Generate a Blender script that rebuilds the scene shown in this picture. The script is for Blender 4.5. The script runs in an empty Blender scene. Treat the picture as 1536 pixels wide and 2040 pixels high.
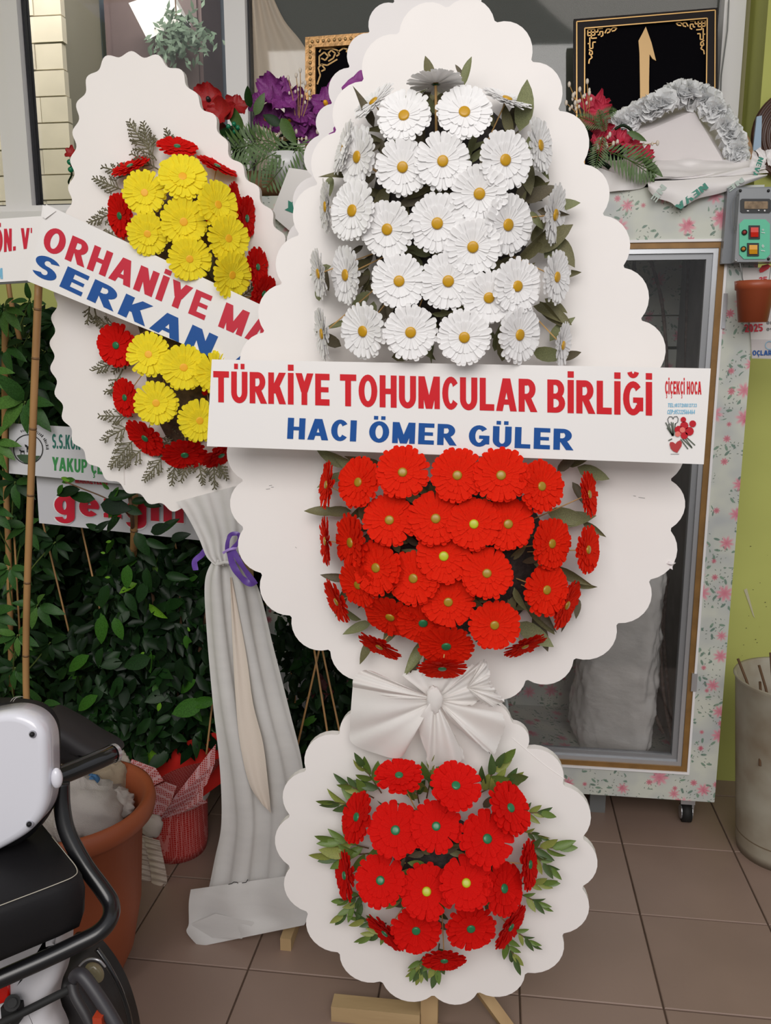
import bpy, math, random
from mathutils import Vector, Matrix, noise

# ---------------------------------------------------------------- camera, light, exposure
sc = bpy.context.scene
COL = sc.collection
FPX, CX, CY, EYE = 1690.0, 768.0, 1020.0, 1.5
PITCH = math.atan(330/FPX)
YAW = math.atan(222*math.cos(PITCH)/FPX)
cR = Vector((math.cos(YAW), math.sin(YAW), 0))
cF = Vector((-math.sin(YAW)*math.cos(PITCH), math.cos(YAW)*math.cos(PITCH), -math.sin(PITCH)))
cU = cR.cross(cF)
cam = bpy.data.cameras.new('camera')
cam.sensor_fit = 'VERTICAL'; cam.sensor_height = 36; cam.lens = FPX*36/2040
cam.clip_start = 0.02
camo = bpy.data.objects.new('camera', cam); COL.objects.link(camo)
camo.matrix_world = Matrix(((cR.x, cU.x, -cF.x, 0), (cR.y, cU.y, -cF.y, 0), (cR.z, cU.z, -cF.z, EYE), (0, 0, 0, 1)))
sc.camera = camo

world = bpy.data.worlds.new('sky'); sc.world = world; world.use_nodes = True
nt = world.node_tree; nt.nodes.clear()
wo = nt.nodes.new('ShaderNodeOutputWorld'); bg = nt.nodes.new('ShaderNodeBackground')
tc = nt.nodes.new('ShaderNodeTexCoord'); sp = nt.nodes.new('ShaderNodeSeparateXYZ'); cr = nt.nodes.new('ShaderNodeValToRGB')
nt.links.new(tc.outputs['Generated'], sp.inputs[0]); nt.links.new(sp.outputs['Z'], cr.inputs[0])
cr.color_ramp.elements[0].position = 0.0; cr.color_ramp.elements[0].color = (0.56, 0.56, 0.57, 1)
cr.color_ramp.elements[1].position = 0.7; cr.color_ramp.elements[1].color = (0.84, 0.86, 0.92, 1)
nt.links.new(cr.outputs[0], bg.inputs[0]); nt.links.new(bg.outputs[0], wo.inputs[0])
bg.inputs[1].default_value = 0.56
# hazy sun, high in front of the shop, softened by thin cloud
sun = bpy.data.lights.new('sun', 'SUN'); sun.energy = 0.35; sun.angle = math.radians(35); sun.color = (1, 0.93, 0.86)
suno = bpy.data.objects.new('sun', sun); COL.objects.link(suno)
suno.rotation_euler = (math.radians(58), 0, math.radians(16))
# area fill added high in front, and a second fill added behind the glass
aw = bpy.data.lights.new('front_fill_light', 'AREA'); aw.shape = 'RECTANGLE'; aw.size = 3.2; aw.size_y = 1.8; aw.energy = 66; aw.color = (1.0, 0.965, 0.93)
awo = bpy.data.objects.new('front_fill_light', aw); COL.objects.link(awo); awo.location = (-0.3, -1.5, 3.0)
awo.rotation_euler = (Vector((-0.1, 1.9, 1.45))-Vector((-0.3, -1.5, 3.0))).to_track_quat('-Z', 'Y').to_euler()
il = bpy.data.lights.new('pane_fill_light', 'AREA'); il.shape = 'RECTANGLE'; il.size = 1.9; il.size_y = .12; il.energy = 22; il.color = (1, .96, .9)
ilo = bpy.data.objects.new('pane_fill_light', il); COL.objects.link(ilo); ilo.location = (-1.75, 3.27, 3.46); ilo.rotation_euler = (math.radians(24), 0, 0)
sc.view_settings.view_transform = 'Standard'; sc.view_settings.look = 'None'
sc.view_settings.exposure = 0.27; sc.view_settings.gamma = 1.0
try: sc.view_settings.use_curve_mapping = False
except Exception: pass
try:
    sc.cycles.max_bounces = 8; sc.cycles.transparent_max_bounces = 12
except Exception: pass

# ---------------------------------------------------------------- helpers
def ray(x, y): return cR*((x-CX)/FPX) + cU*((CY-y)/FPX) + cF
def at(x, y, Y):                       # the point at depth Y (metres from the camera) seen at x, y of the photograph
    d = ray(x, y); t = Y/d.y
    return Vector((d.x*t, Y, EYE+d.z*t))
def ground(x, y, z=0.0):
    d = ray(x, y); t = (z-EYE)/d.z
    return Vector((d.x*t, d.y*t, z))
def lin(c):
    c = c/255.0
    return c/12.92 if c <= 0.04045 else ((c+0.055)/1.055)**2.4
def rgb(r, g, b): return (lin(r), lin(g), lin(b), 1.0)

WM = {}
def me_new(name, vs, fs, smooth=False, mats=(), mi=None):
    me = bpy.data.meshes.new(name)
    me.from_pydata([tuple(v) for v in vs], [], fs)
    for m in mats: me.materials.append(m)
    if smooth: me.polygons.foreach_set('use_smooth', [True]*len(me.polygons))
    if mi: me.polygons.foreach_set('material_index', mi)
    me.update()
    return me
def place(name, me, parent=None, M=None, **props):
    o = bpy.data.objects.new(name, me); COL.objects.link(o)
    M = M.copy() if M is not None else Matrix.Identity(4)
    if parent is not None:
        o.parent = parent; o.matrix_basis = WM[parent.name].inverted() @ M
    else:
        o.matrix_basis = M
    WM[o.name] = M
    for k, v in props.items(): o[k] = v
    return o
def thing(name, label, cat, loc, group=None):
    o = place(name, None, None, Matrix.Translation(Vector(loc)))
    o['label'] = label; o['category'] = cat
    if group: o['group'] = group
    return o
def tag(o, label, cat, group=None):
    o['label'] = label; o['category'] = cat
    if group: o['group'] = group
    return o

class MB:
    def __init__(s): s.v = []; s.f = []; s.m = []; s.cur = 0
    def add(s, vs, fs):
        b = len(s.v); s.v += [Vector(v) for v in vs]; s.f += [tuple(b+i for i in f) for f in fs]; s.m += [s.cur]*len(fs)
    def box(s, x0, x1, y0, y1, z0, z1):
        s.add([(x0,y0,z0),(x1,y0,z0),(x1,y1,z0),(x0,y1,z0),(x0,y0,z1),(x1,y0,z1),(x1,y1,z1),(x0,y1,z1)],
              [(0,3,2,1),(4,5,6,7),(0,1,5,4),(1,2,6,5),(2,3,7,6),(3,0,4,7)])
    def prism(s, poly, thick, back=Vector((0,1,0))):      # poly: list of points in a plane; extruded along back
        n = len(poly); P0 = [Vector(p) for p in poly]; P1 = [p+back*thick for p in P0]
        s.add(P0+P1, [tuple(range(n)), tuple(range(2*n-1, n-1, -1))]+[(i, i+n, (i+1) % n+n, (i+1) % n) for i in range(n)])
    def tube(s, pts, r, seg=8, caps=True):
        pts = [Vector(p) for p in pts]; n = len(pts)
        rs = r if isinstance(r, (list, tuple)) else [r]*n
        t0 = (pts[1]-pts[0]).normalized(); up = Vector((0,0,1)) if abs(t0.z) < .9 else Vector((0,1,0))
        a = t0.cross(up).normalized(); vs = []; fs = []
        for i, p in enumerate(pts):
            t = (pts[min(i+1,n-1)]-pts[max(i-1,0)]).normalized()
            a = (a-t*a.dot(t)).normalized(); b = t.cross(a)
            for k in range(seg):
                an = 2*math.pi*k/seg; vs.append(p+(a*math.cos(an)+b*math.sin(an))*rs[i])
        for i in range(n-1):
            for k in range(seg):
                fs.append((i*seg+k, i*seg+(k+1) % seg, (i+1)*seg+(k+1) % seg, (i+1)*seg+k))
        if caps: fs += [tuple(range(seg-1,-1,-1)), tuple(range((n-1)*seg, n*seg))]
        s.add(vs, fs)
    def lathe(s, prof, c=(0,0,0), seg=32, sx=1, sy=1):
        c = Vector(c); vs = []; fs = []; n = len(prof)
        for (r, z) in prof:
            for k in range(seg):
                an = 2*math.pi*k/seg; vs.append(c+Vector((r*math.cos(an)*sx, r*math.sin(an)*sy, z)))
        for i in range(n-1):
            for k in range(seg):
                fs.append((i*seg+k, i*seg+(k+1) % seg, (i+1)*seg+(k+1) % seg, (i+1)*seg+k))
        s.add(vs, fs)
    def ball(s, c, r, seg=10, rings=6, sz=1, disp=0, seed=0):
        c = Vector(c); vs = []; fs = []
        for i in range(rings+1):
            th = math.pi*i/rings
            for k in range(seg):
                an = 2*math.pi*k/seg
                d = Vector((math.sin(th)*math.cos(an), math.sin(th)*math.sin(an), math.cos(th)*sz))
                q = 1+disp*noise.noise(d*2.3+Vector((seed*7.1, seed, 0)))
                vs.append(c+d*r*q)
        for i in range(rings):
            for k in range(seg):
                fs.append((i*seg+k, (i+1)*seg+k, (i+1)*seg+(k+1) % seg, i*seg+(k+1) % seg))
        s.add(vs, fs)
    def grid(s, fn, nu, nv):
        vs = [fn(i/nu, j/nv) for j in range(nv+1) for i in range(nu+1)]
        s.add(vs, [(j*(nu+1)+i, j*(nu+1)+i+1, (j+1)*(nu+1)+i+1, (j+1)*(nu+1)+i) for j in range(nv) for i in range(nu)])
    def build(s, name, mat, parent=None, smooth=False, M=None, **props):
        mats = mat if isinstance(mat, (list, tuple)) else [mat]
        return place(name, me_new(name, s.v, s.f, smooth, mats, s.m if len(mats) > 1 else None), parent, M, **props)

def crom(pts, n=6, closed=False):
    pts = [Vector(p) for p in pts]; out = []; N = len(pts)
    for i in range(N if closed else N-1):
        if closed: p0, p1, p2, p3 = pts[(i-1) % N], pts[i], pts[(i+1) % N], pts[(i+2) % N]
        else: p0, p1, p2, p3 = pts[max(i-1,0)], pts[i], pts[i+1], pts[min(i+2,N-1)]
        for k in range(n):
            t = k/n
            out.append(0.5*((2*p1)+(p2-p0)*t+(2*p0-5*p1+4*p2-p3)*t*t+(3*p1-p0-3*p2+p3)*t**3))
    if not closed: out.append(pts[-1])
    return out
def sample(c, t):
    f = max(0.0, min(0.99999, t))*(len(c)-1); i = int(f)
    return c[i].lerp(c[i+1], f-i)

# ---------------------------------------------------------------- materials
def mat(name, col, rough=0.6, metal=0.0, var=0.0, scale=20, col2=None, bump=0.0, bscale=60, spec=None, sheen=0, trans=0, coat=0, detail=3, stretch=None, transl=0):
    m = bpy.data.materials.new(name); m.use_nodes = True; n = m.node_tree; b = n.nodes['Principled BSDF']
    b.inputs['Roughness'].default_value = rough; b.inputs['Metallic'].default_value = metal
    if spec is not None: b.inputs['Specular IOR Level'].default_value = spec
    if coat: b.inputs['Coat Weight'].default_value = coat; b.inputs['Coat Roughness'].default_value = .1
    if trans: b.inputs['Transmission Weight'].default_value = trans
    b.inputs['Base Color'].default_value = col
    tcn = n.nodes.new('ShaderNodeTexCoord'); src = tcn.outputs['Object']
    if stretch:
        mp = n.nodes.new('ShaderNodeMapping'); mp.inputs['Scale'].default_value = stretch
        n.links.new(src, mp.inputs[0]); src = mp.outputs[0]
    if var or col2:
        nz = n.nodes.new('ShaderNodeTexNoise'); nz.inputs['Scale'].default_value = scale; nz.inputs['Detail'].default_value = detail
        r = n.nodes.new('ShaderNodeValToRGB'); n.links.new(src, nz.inputs[0]); n.links.new(nz.outputs[0], r.inputs[0])
        r.color_ramp.elements[0].position = .3; r.color_ramp.elements[1].position = .7
        if col2: r.color_ramp.elements[0].color = col; r.color_ramp.elements[1].color = col2
        else:
            r.color_ramp.elements[0].color = tuple(c*(1-var) for c in col[:3])+(1,)
            r.color_ramp.elements[1].color = tuple(min(1, c*(1+var)) for c in col[:3])+(1,)
        n.links.new(r.outputs[0], b.inputs['Base Color'])
    if bump:
        nb = n.nodes.new('ShaderNodeTexNoise'); nb.inputs['Scale'].default_value = bscale; nb.inputs['Detail'].default_value = 4
        n.links.new(src, nb.inputs[0]); bn = n.nodes.new('ShaderNodeBump'); bn.inputs['Strength'].default_value = bump; bn.inputs['Distance'].default_value = .004
        n.links.new(nb.outputs[0], bn.inputs['Height']); n.links.new(bn.outputs[0], b.inputs['Normal'])
    if transl:
        out = n.nodes['Material Output']; t2 = n.nodes.new('ShaderNodeBsdfTranslucent'); mx = n.nodes.new('ShaderNodeMixShader'); mx.inputs[0].default_value = transl
        bc = b.inputs['Base Color']
        if bc.is_linked: n.links.new(bc.links[0].from_socket, t2.inputs[0])
        else: t2.inputs[0].default_value = col
        n.links.new(b.outputs[0], mx.inputs[1]); n.links.new(t2.outputs[0], mx.inputs[2]); n.links.new(mx.outputs[0], out.inputs[0])
    return m
def N(nt_, op, a, b=None, c=None):
    nd = nt_.nodes.new('ShaderNodeMath'); nd.operation = op
    for i, v in enumerate((a, b, c)):
        if v is None: continue
        if isinstance(v, (int, float)): nd.inputs[i].default_value = v
        else: nt_.links.new(v, nd.inputs[i])
    return nd.outputs[0]
def mixc(nt_, f, a, b):
    m = nt_.nodes.new('ShaderNodeMix'); m.data_type = 'RGBA'
    if isinstance(f, (int, float)): m.inputs[0].default_value = f
    else: nt_.links.new(f, m.inputs[0])
    for s, v in ((6, a), (7, b)):
        if isinstance(v, tuple): m.inputs[s].default_value = v
        else: nt_.links.new(v, m.inputs[s])
    return m.outputs[2]

def wallpaper(name, dim=1.0):
    m = bpy.data.materials.new(name); m.use_nodes = True; n = m.node_tree; b = n.nodes['Principled BSDF']
    b.inputs['Roughness'].default_value = .38
    tcn = n.nodes.new('ShaderNodeTexCoord'); sx = n.nodes.new('ShaderNodeSeparateXYZ'); n.links.new(tcn.outputs['Object'], sx.inputs[0])
    u = N(n, 'ADD', sx.outputs[0], N(n, 'MULTIPLY', sx.outputs[1], .35)); v = N(n, 'ADD', sx.outputs[2], N(n, 'MULTIPLY', sx.outputs[1], .9))
    cb = n.nodes.new('ShaderNodeCombineXYZ'); n.links.new(u, cb.inputs[0]); n.links.new(v, cb.inputs[1])
    nz = n.nodes.new('ShaderNodeTexNoise'); nz.inputs['Scale'].default_value = 9; n.links.new(cb.outputs[0], nz.inputs[0])
    rr = n.nodes.new('ShaderNodeValToRGB'); n.links.new(nz.outputs[0], rr.inputs[0])
    rr.color_ramp.elements[0].position = .35; rr.color_ramp.elements[1].position = .62
    rr.color_ramp.elements[0].color = rgb(182, 186, 186); rr.color_ramp.elements[1].color = rgb(204, 207, 196)
    col = rr.outputs[0]
    def layer(col, scale, off, kind, c1, c2, size, keep, soft=.06):
        mp = n.nodes.new('ShaderNodeMapping'); mp.inputs['Location'].default_value = (off, off*1.7, 0); mp.inputs['Scale'].default_value = (scale, scale, 0)
        n.links.new(cb.outputs[0], mp.inputs[0])
        vo = n.nodes.new('ShaderNodeTexVoronoi'); vo.voronoi_dimensions = '2D'; vo.inputs['Scale'].default_value = 1; vo.inputs['Randomness'].default_value = .75
        n.links.new(mp.outputs[0], vo.inputs['Vector'])
        df = n.nodes.new('ShaderNodeVectorMath'); df.operation = 'SUBTRACT'; n.links.new(mp.outputs[0], df.inputs[0]); n.links.new(vo.outputs['Position'], df.inputs[1])
        ds = n.nodes.new('ShaderNodeSeparateXYZ'); n.links.new(df.outputs[0], ds.inputs[0])
        cs = n.nodes.new('ShaderNodeSeparateColor'); n.links.new(vo.outputs['Color'], cs.inputs[0])
        x, y = ds.outputs[0], ds.outputs[1]
        ln = N(n, 'SQRT', N(n, 'ADD', N(n, 'MULTIPLY', x, x), N(n, 'MULTIPLY', y, y)))
        if kind == 'flower':
            an = N(n, 'ARCTAN2', y, x)
            pet = N(n, 'ADD', N(n, 'MULTIPLY', N(n, 'ABSOLUTE', N(n, 'COSINE', N(n, 'ADD', N(n, 'MULTIPLY', an, 4), cs.outputs[2]))), .45), .55)
            rad = N(n, 'MULTIPLY', pet, N(n, 'MULTIPLY', N(n, 'ADD', N(n, 'MULTIPLY', cs.outputs[1], .5), .6), size))
            f = N(n, 'DIVIDE', N(n, 'SUBTRACT', rad, ln), soft); f.node.use_clamp = True
            core = N(n, 'DIVIDE', ln, size); core.node.use_clamp = True
            fc = mixc(n, core, c2, c1)
        else:
            th = N(n, 'MULTIPLY', cs.outputs[2], 6.28)
            c_, s_ = N(n, 'COSINE', th), N(n, 'SINE', th)
            a = N(n, 'ADD', N(n, 'MULTIPLY', x, c_), N(n, 'MULTIPLY', y, s_)); bb = N(n, 'SUBTRACT', N(n, 'MULTIPLY', y, c_), N(n, 'MULTIPLY', x, s_))
            el = N(n, 'SQRT', N(n, 'ADD', N(n, 'POWER', N(n, 'DIVIDE', a, size), 2), N(n, 'POWER', N(n, 'DIVIDE', bb, size*.4), 2)))
            f = N(n, 'DIVIDE', N(n, 'SUBTRACT', 1.0, el), .3); f.node.use_clamp = True
            fc = mixc(n, cs.outputs[1], c1, c2)
        k = N(n, 'LESS_THAN', cs.outputs[0], keep)
        f = N(n, 'MULTIPLY', N(n, 'MULTIPLY', f, k), .85)
        return mixc(n, f, col, fc)
    # leaves only grow in soft patches, so they read as sprigs
    pz = n.nodes.new('ShaderNodeTexNoise'); pz.inputs['Scale'].default_value = 16; pz.inputs['Detail'].default_value = 0; n.links.new(cb.outputs[0], pz.inputs[0])
    msk = N(n, 'GREATER_THAN', pz.outputs[0], .5)
    leafed = layer(col, 40, 3.1, 'leaf', rgb(112, 146, 122), rgb(78, 112, 100), .42, .8)
    leafed = layer(leafed, 85, 9.1, 'leaf', rgb(120, 130, 112), rgb(80, 98, 92), .30, .6)
    col = mixc(n, msk, col, leafed)
    col = layer(col, 11.5, .3, 'flower', rgb(228, 172, 182), rgb(208, 96, 124), .36, .72, .12)
    col = layer(col, 15, 5.3, 'flower', rgb(214, 128, 146), rgb(190, 74, 100), .20, .5)
    if dim < 1:
        col = mixc(n, 1-dim, col, rgb(70, 64, 58))
    n.links.new(col, b.inputs['Base Color'])
    return m

M_board = mat('white foam board', rgb(236, 231, 228), .55, var=.015, scale=5, bump=.05, bscale=40)
M_board2 = mat('greyer white board', rgb(226, 222, 222), .55, var=.015, scale=5)  # rear board slightly greyer than the front one
M_banner = mat('glossy white vinyl', rgb(235, 232, 230), .28, bump=.02, bscale=6)
M_red_ink = mat('red print', rgb(205, 22, 34), .28); M_blue_ink = mat('blue print', rgb(20, 78, 150), .28)
M_red2 = mat('crimson print', rgb(196, 22, 50), .35); M_green_ink = mat('green print', rgb(60, 140, 78), .35)
M_teal_ink = mat('teal print', rgb(28, 128, 108), .35); M_black_ink = mat('black print', rgb(30, 32, 34), .4)
M_cyan_ink = mat('cyan print', rgb(120, 180, 210), .35); M_grey_ink = mat('grey print', rgb(110, 112, 112), .4)
M_white_petal = mat('white petal', rgb(249, 248, 248), .7, spec=.2, transl=.18); M_yellow_eye = mat('mustard disc', rgb(196, 148, 22), .35, var=.15, scale=120)
M_red_petal = mat('orange red petal', rgb(236, 44, 14), .8, col2=rgb(226, 30, 10), scale=30, spec=.12, transl=.25)
M_red_petal2 = mat('scarlet petal', rgb(226, 24, 16), .8, col2=rgb(210, 16, 12), scale=30, spec=.12, transl=.25)
M_yellow_petal = mat('yellow petal', rgb(255, 242, 66), .8, col2=rgb(252, 232, 46), scale=30, spec=.15, transl=.3)
M_olive_eye = mat('olive disc', rgb(158, 124, 28), .3); M_lime_eye = mat('lime disc', rgb(178, 184, 30), .35)
M_green_eye = mat('green disc', rgb(36, 112, 70), .3); M_orange_eye = mat('orange disc', rgb(240, 176, 24), .5)
M_stem = mat('wooden pick', rgb(190, 150, 92), .6); M_calyx = mat('green calyx', rgb(20, 92, 50), .5)
M_dry = [mat('dried leaf '+a, rgb(*c), .65, var=.25, scale=40) for a, c in (('olive', (104, 100, 66)), ('brown', (92, 84, 64)), ('sage', (118, 122, 82)))]
M_fresh = [mat('box leaf '+a, rgb(*c), .5, var=.25, scale=40) for a, c in (('green', (92, 116, 48)), ('yellow', (128, 136, 64)), ('deep', (66, 88, 44)))]
M_foam = mat('netted foam', rgb(58, 52, 48), .8, col2=rgb(34, 30, 30), scale=90, bump=.8, bscale=120)
M_thuja = mat('thuja sprig', rgb(112, 108, 84), .7, var=.2, scale=30)
M_tulle = mat('white tulle', rgb(244, 241, 238), .9, var=.01, scale=30, bump=.06, bscale=200, spec=.1, transl=.35)
M_cloth = mat('white cotton drape', rgb(222, 220, 218), .9, spec=.1, transl=.2, bump=.12, bscale=300, var=.03, scale=6, stretch=(1, 1, 6))
M_cloth_b = mat('cream lining', rgb(214, 202, 190), .85, bump=.12, bscale=300)
M_purple_rib = mat('purple satin', rgb(104, 72, 160), .3)
M_wood = mat('raw pine', rgb(186, 158, 116), .7, col2=rgb(158, 128, 90), scale=9, bump=.25, bscale=60, stretch=(1, 1, .2))
M_wood_h = mat('raw pine plank', rgb(178, 152, 112), .7, col2=rgb(150, 124, 88), scale=9, bump=.25, bscale=60, stretch=(.2, 1, 1))
M_cane = mat('bamboo', rgb(176, 134, 86), .5, col2=rgb(150, 112, 70), scale=14, stretch=(1, 1, .3))
M_cane_node = mat('bamboo node', rgb(110, 80, 50), .6)
M_tile = mat('taupe tile', rgb(146, 124, 112), .42, var=.05, scale=3, bump=.03, bscale=15)
M_tile2 = mat('taupe tile worn', rgb(142, 120, 108), .45, var=.07, scale=4, bump=.03, bscale=15)
M_grout = mat('dark grout', rgb(84, 66, 54), .9, var=.15, scale=30)
M_green_wall = mat('pistachio paint', rgb(176, 180, 106), .75, var=.05, scale=3, bump=.1, bscale=30)
M_upvc = mat('white upvc', rgb(236, 234, 236), .35); M_gasket = mat('black gasket', rgb(22, 22, 30), .5)
M_gold = mat('gold', rgb(186, 148, 92), .35, metal=.6); M_black_velvet = mat('black velvet', rgb(12, 11, 15), .95, spec=.05)
M_black_frame = mat('black lacquer', rgb(26, 18, 18), .45, spec=.15); M_dark_orn = mat('antique gold', rgb(150, 118, 70), .35, metal=.5)
M_terra = mat('terracotta plastic', rgb(150, 76, 44), .55, var=.06, scale=4); M_terra2 = mat('brown plastic', rgb(160, 76, 46), .4)
M_alu = mat('aluminium', rgb(190, 192, 196), .3, metal=.7); M_brass = mat('brass strip', rgb(140, 104, 56), .45, metal=.2, var=.15, scale=25)
M_styro = mat('styrofoam', rgb(226, 220, 220), .8, bump=.15, bscale=90)
M_paper = mat('white wrapping', rgb(232, 228, 228), .5, bump=.1, bscale=14)
M_black_vinyl = mat('black vinyl', rgb(24, 23, 25), .55, bump=.05, bscale=300, spec=.25); M_black_gloss = mat('black gloss', rgb(16, 16, 18), .12, coat=.6)
M_black_rub = mat('black rubber', rgb(22, 22, 22), .7)
M_shell = mat('white gloss plastic', rgb(214, 214, 222), .18, coat=.3)
M_red_lens = mat('red reflector', rgb(200, 20, 8), .2); M_glass_dirty = mat('cloudy lens', rgb(150, 140, 110), .2, col2=rgb(96, 88, 66), scale=80)
def leafmat(nm, c, r=.38, v=.3): return mat(nm, rgb(*c), r, var=v, scale=25, spec=.14)
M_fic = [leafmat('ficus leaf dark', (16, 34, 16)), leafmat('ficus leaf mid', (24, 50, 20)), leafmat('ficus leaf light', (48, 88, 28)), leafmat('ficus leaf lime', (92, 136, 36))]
M_sch = [leafmat('schefflera dark', (28, 52, 26)), leafmat('schefflera mid', (46, 80, 36)), leafmat('schefflera light', (72, 108, 48))]
M_twig = mat('twig', rgb(96, 70, 48), .8)
M_plum = mat('purple silk', rgb(146, 62, 146), .6, col2=rgb(112, 34, 110), scale=18); M_poppy = mat('red silk', rgb(178, 26, 28), .55, col2=rgb(140, 14, 20), scale=18)
M_pink = mat('pink silk', rgb(214, 64, 92), .6, col2=rgb(180, 24, 56), scale=24); M_carn = mat('white silk', rgb(250, 251, 252), .8, spec=.1, transl=.2)
M_fern = mat('fern', rgb(72, 100, 44), .5, var=.25, scale=30); M_bead = mat('green bead', rgb(22, 120, 84), .15)
M_bud = mat('cream bud', rgb(222, 210, 196), .6)

# ---------------------------------------------------------------- lettering (own block capitals)
T_ = .25
LAY = []
def glyph(ch):
    r, s, a = [], [], []          # rects, slants, arcs ; returns width, prims
    W = .72; P = []
    R = lambda *q: P.append(('r',)+q)
    S = lambda *q: P.append(('s',)+q)
    A = lambda *q: P.append(('a',)+q)
    base = {'Ü':'U','Ö':'O','İ':'I','Ç':'C','Ğ':'G'}.get(ch, ch)
    t = T_
    if base == 'T': W = .7; R(0,.80,W,1); R(W/2-t/2,0,W/2+t/2,1)
    elif base == 'U': R(0,.34,t,1); R(W-t,.34,W,1); A(W/2,.34,W/2,.35,180,360)
    elif base == 'R': R(0,0,t,1); R(0,.80,.5*W,1); R(0,.38,.5*W,.55); A(.5*W,.69,.46*W,.31,-90,90); S(.87*W,0,.52*W,.42,.28)
    elif base == 'P': W = .68; R(0,0,t,1); R(0,.80,.5*W,1); R(0,.36,.5*W,.53); A(.5*W,.68,.5*W,.32,-90,90)
    elif base == 'B': R(0,0,t,1); R(0,.84,.5*W,1); R(0,.42,.5*W,.58); R(0,0,.5*W,.16); A(.5*W,.71,.45*W,.29,-90,90); A(.5*W,.29,.5*W,.29,-90,90)
    elif base == 'D': R(0,0,t,1); R(0,.84,.4*W,1); R(0,0,.4*W,.16); A(.4*W,.5,.6*W,.5,-90,90)
    elif base == 'K': W = .76; R(0,0,t,1); S(.2,.34,W-.14,1,.30); S(W-.13,0,.36,.56,.30)
    elif base == 'I': W = t; R(0,0,t,1)
    elif base == 'Y': W = .74; S(W/2,.4,.12,1,.28); S(W/2,.4,W-.12,1,.28); R(W/2-t/2,0,W/2+t/2,.46)
    elif base == 'E': W = .62; R(0,0,t,1); R(0,.80,W,1); R(0,.42,.93*W,.58); R(0,0,W,.20)
    elif base == 'L': W = .6; R(0,0,t,1); R(0,0,W,.20)
    elif base == 'F': W = .6; R(0,0,t,1); R(0,.80,W,1); R(0,.42,.93*W,.58)
    elif base == 'O': W = .8; A(W/2,.5,W/2,.51,0,360)
    elif base == 'C': W = .64; A(.36,.5,.36,.51,38,322)
    elif base == 'G': W = .8; A(W/2,.5,W/2,.51,42,325); R(W-t,.12,W,.52); R(.5*W,.37,W,.53)
    elif base == 'H': R(0,0,t,1); R(W-t,0,W,1); R(0,.42,W,.59)
    elif base == 'M': W = .9; R(0,0,t*.9,1); R(W-t*.9,0,W,1); S(W/2,0,.13,1,.27); S(W/2,0,W-.13,1,.27)
    elif base == 'N': R(0,0,t,1); R(W-t,0,W,1); S(W-.13,0,.13,1,.28)
    elif base == 'A': W = .8; S(.11,0,W/2-.02,1,.27); S(W-.11,0,W/2+.02,1,.27); R(.2,.2,W-.2,.36)
    elif base == 'V': W = .76; S(W/2,0,.11,1,.27); S(W/2,0,W-.11,1,.27)
    elif base == 'S' or ch == '5x': W = .68; A(W/2,.71,W/2,.3,25,270); A(W/2,.29,W/2,.3,-155,90)
    elif base == 'Z': W = .66; R(0,.80,W,1); R(0,0,W,.20); S(.13,.1,W-.13,.9,.28)
    elif ch == '0': W = .6; A(W/2,.5,W/2,.51,0,360)
    elif ch == '1': W = .4; R(.2,0,.4,1); S(.08,.72,.3,.95,.16)
    elif ch == '2': W = .6; A(W/2,.7,W/2,.31,-20,180); S(.13,.1,W-.13,.66,.27); R(0,0,W,.20)
    elif ch == '3': W = .6; A(W/2,.73,W/2*.95,.28,-90,170); A(W/2,.28,W/2,.29,-170,90)
    elif ch == '4': W = .64; R(W-.3,0,W-.12,1); R(0,.22,W,.38); S(.1,.3,W-.24,1,.18)
    elif ch == '5': W = .6; R(0,.80,W,1); R(0,.45,.18,1); A(W/2,.31,W/2,.32,-160,130)
    elif ch == '6': W = .6; A(W/2,.31,W/2,.32,0,360); A(W/2+.05,.55,W/2+.05,.46,80,200)
    elif ch == '7': W = .58; R(0,.80,W,1); S(.18,0,W-.12,.9,.2)
    elif ch == '8': W = .6; A(W/2,.74,W/2*.92,.27,0,360); A(W/2,.28,W/2,.29,0,360)
    elif ch == '9': W = .6; A(W/2,.69,W/2,.32,0,360); A(W/2-.05,.45,W/2+.05,.46,-100,20)
    elif ch == '.': W = t; R(0,0,t,.19)
    elif ch == ':': W = t; R(0,0,t,.19); R(0,.5,t,.69)
    elif ch == "'": W = .12; R(0,.75,.12,1)
    elif ch == '(': W = .25; A(.4,.45,.4,.65,130,230)
    elif ch == ')': W = .25; A(-.15,.45,.4,.65,-50,50)
    elif ch == 'g': W = .62; A(.3,.34,.31,.36,0,360); R(W-t,-.1,W,.7); A(.31,-.08,.31,.26,190,360)
    elif ch == 'e': W = .62; A(.31,.34,.31,.36,0,318); R(.1,.28,.6,.42)
    elif ch == 'z': W = .54; R(0,.54,W,.7); R(0,0,W,.16); S(.13,.1,W-.13,.6,.28)
    elif ch == 'i': W = t; R(0,0,t,.7); R(0,.8,t,1)
    elif ch == 'n': W = .6; R(0,0,t,.7); R(W-t,0,W,.42); A(W/2,.4,W/2,.3,0,180)
    elif ch == ' ': W = .25
    if ch == 'Ü' or ch == 'Ö': R(W/2-.23,1.08,W/2-.06,1.25); R(W/2+.06,1.08,W/2+.23,1.25)
    if ch == 'İ': R(0,1.07,t,1.26)
    if ch == 'Ç': R(W/2-.05,-.14,W/2+.08,.02); A(W/2,-.2,.13,.12,-150,90)
    if ch == 'Ğ': A(W/2,1.32,.24,.22,195,345)
    return W, P
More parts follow.
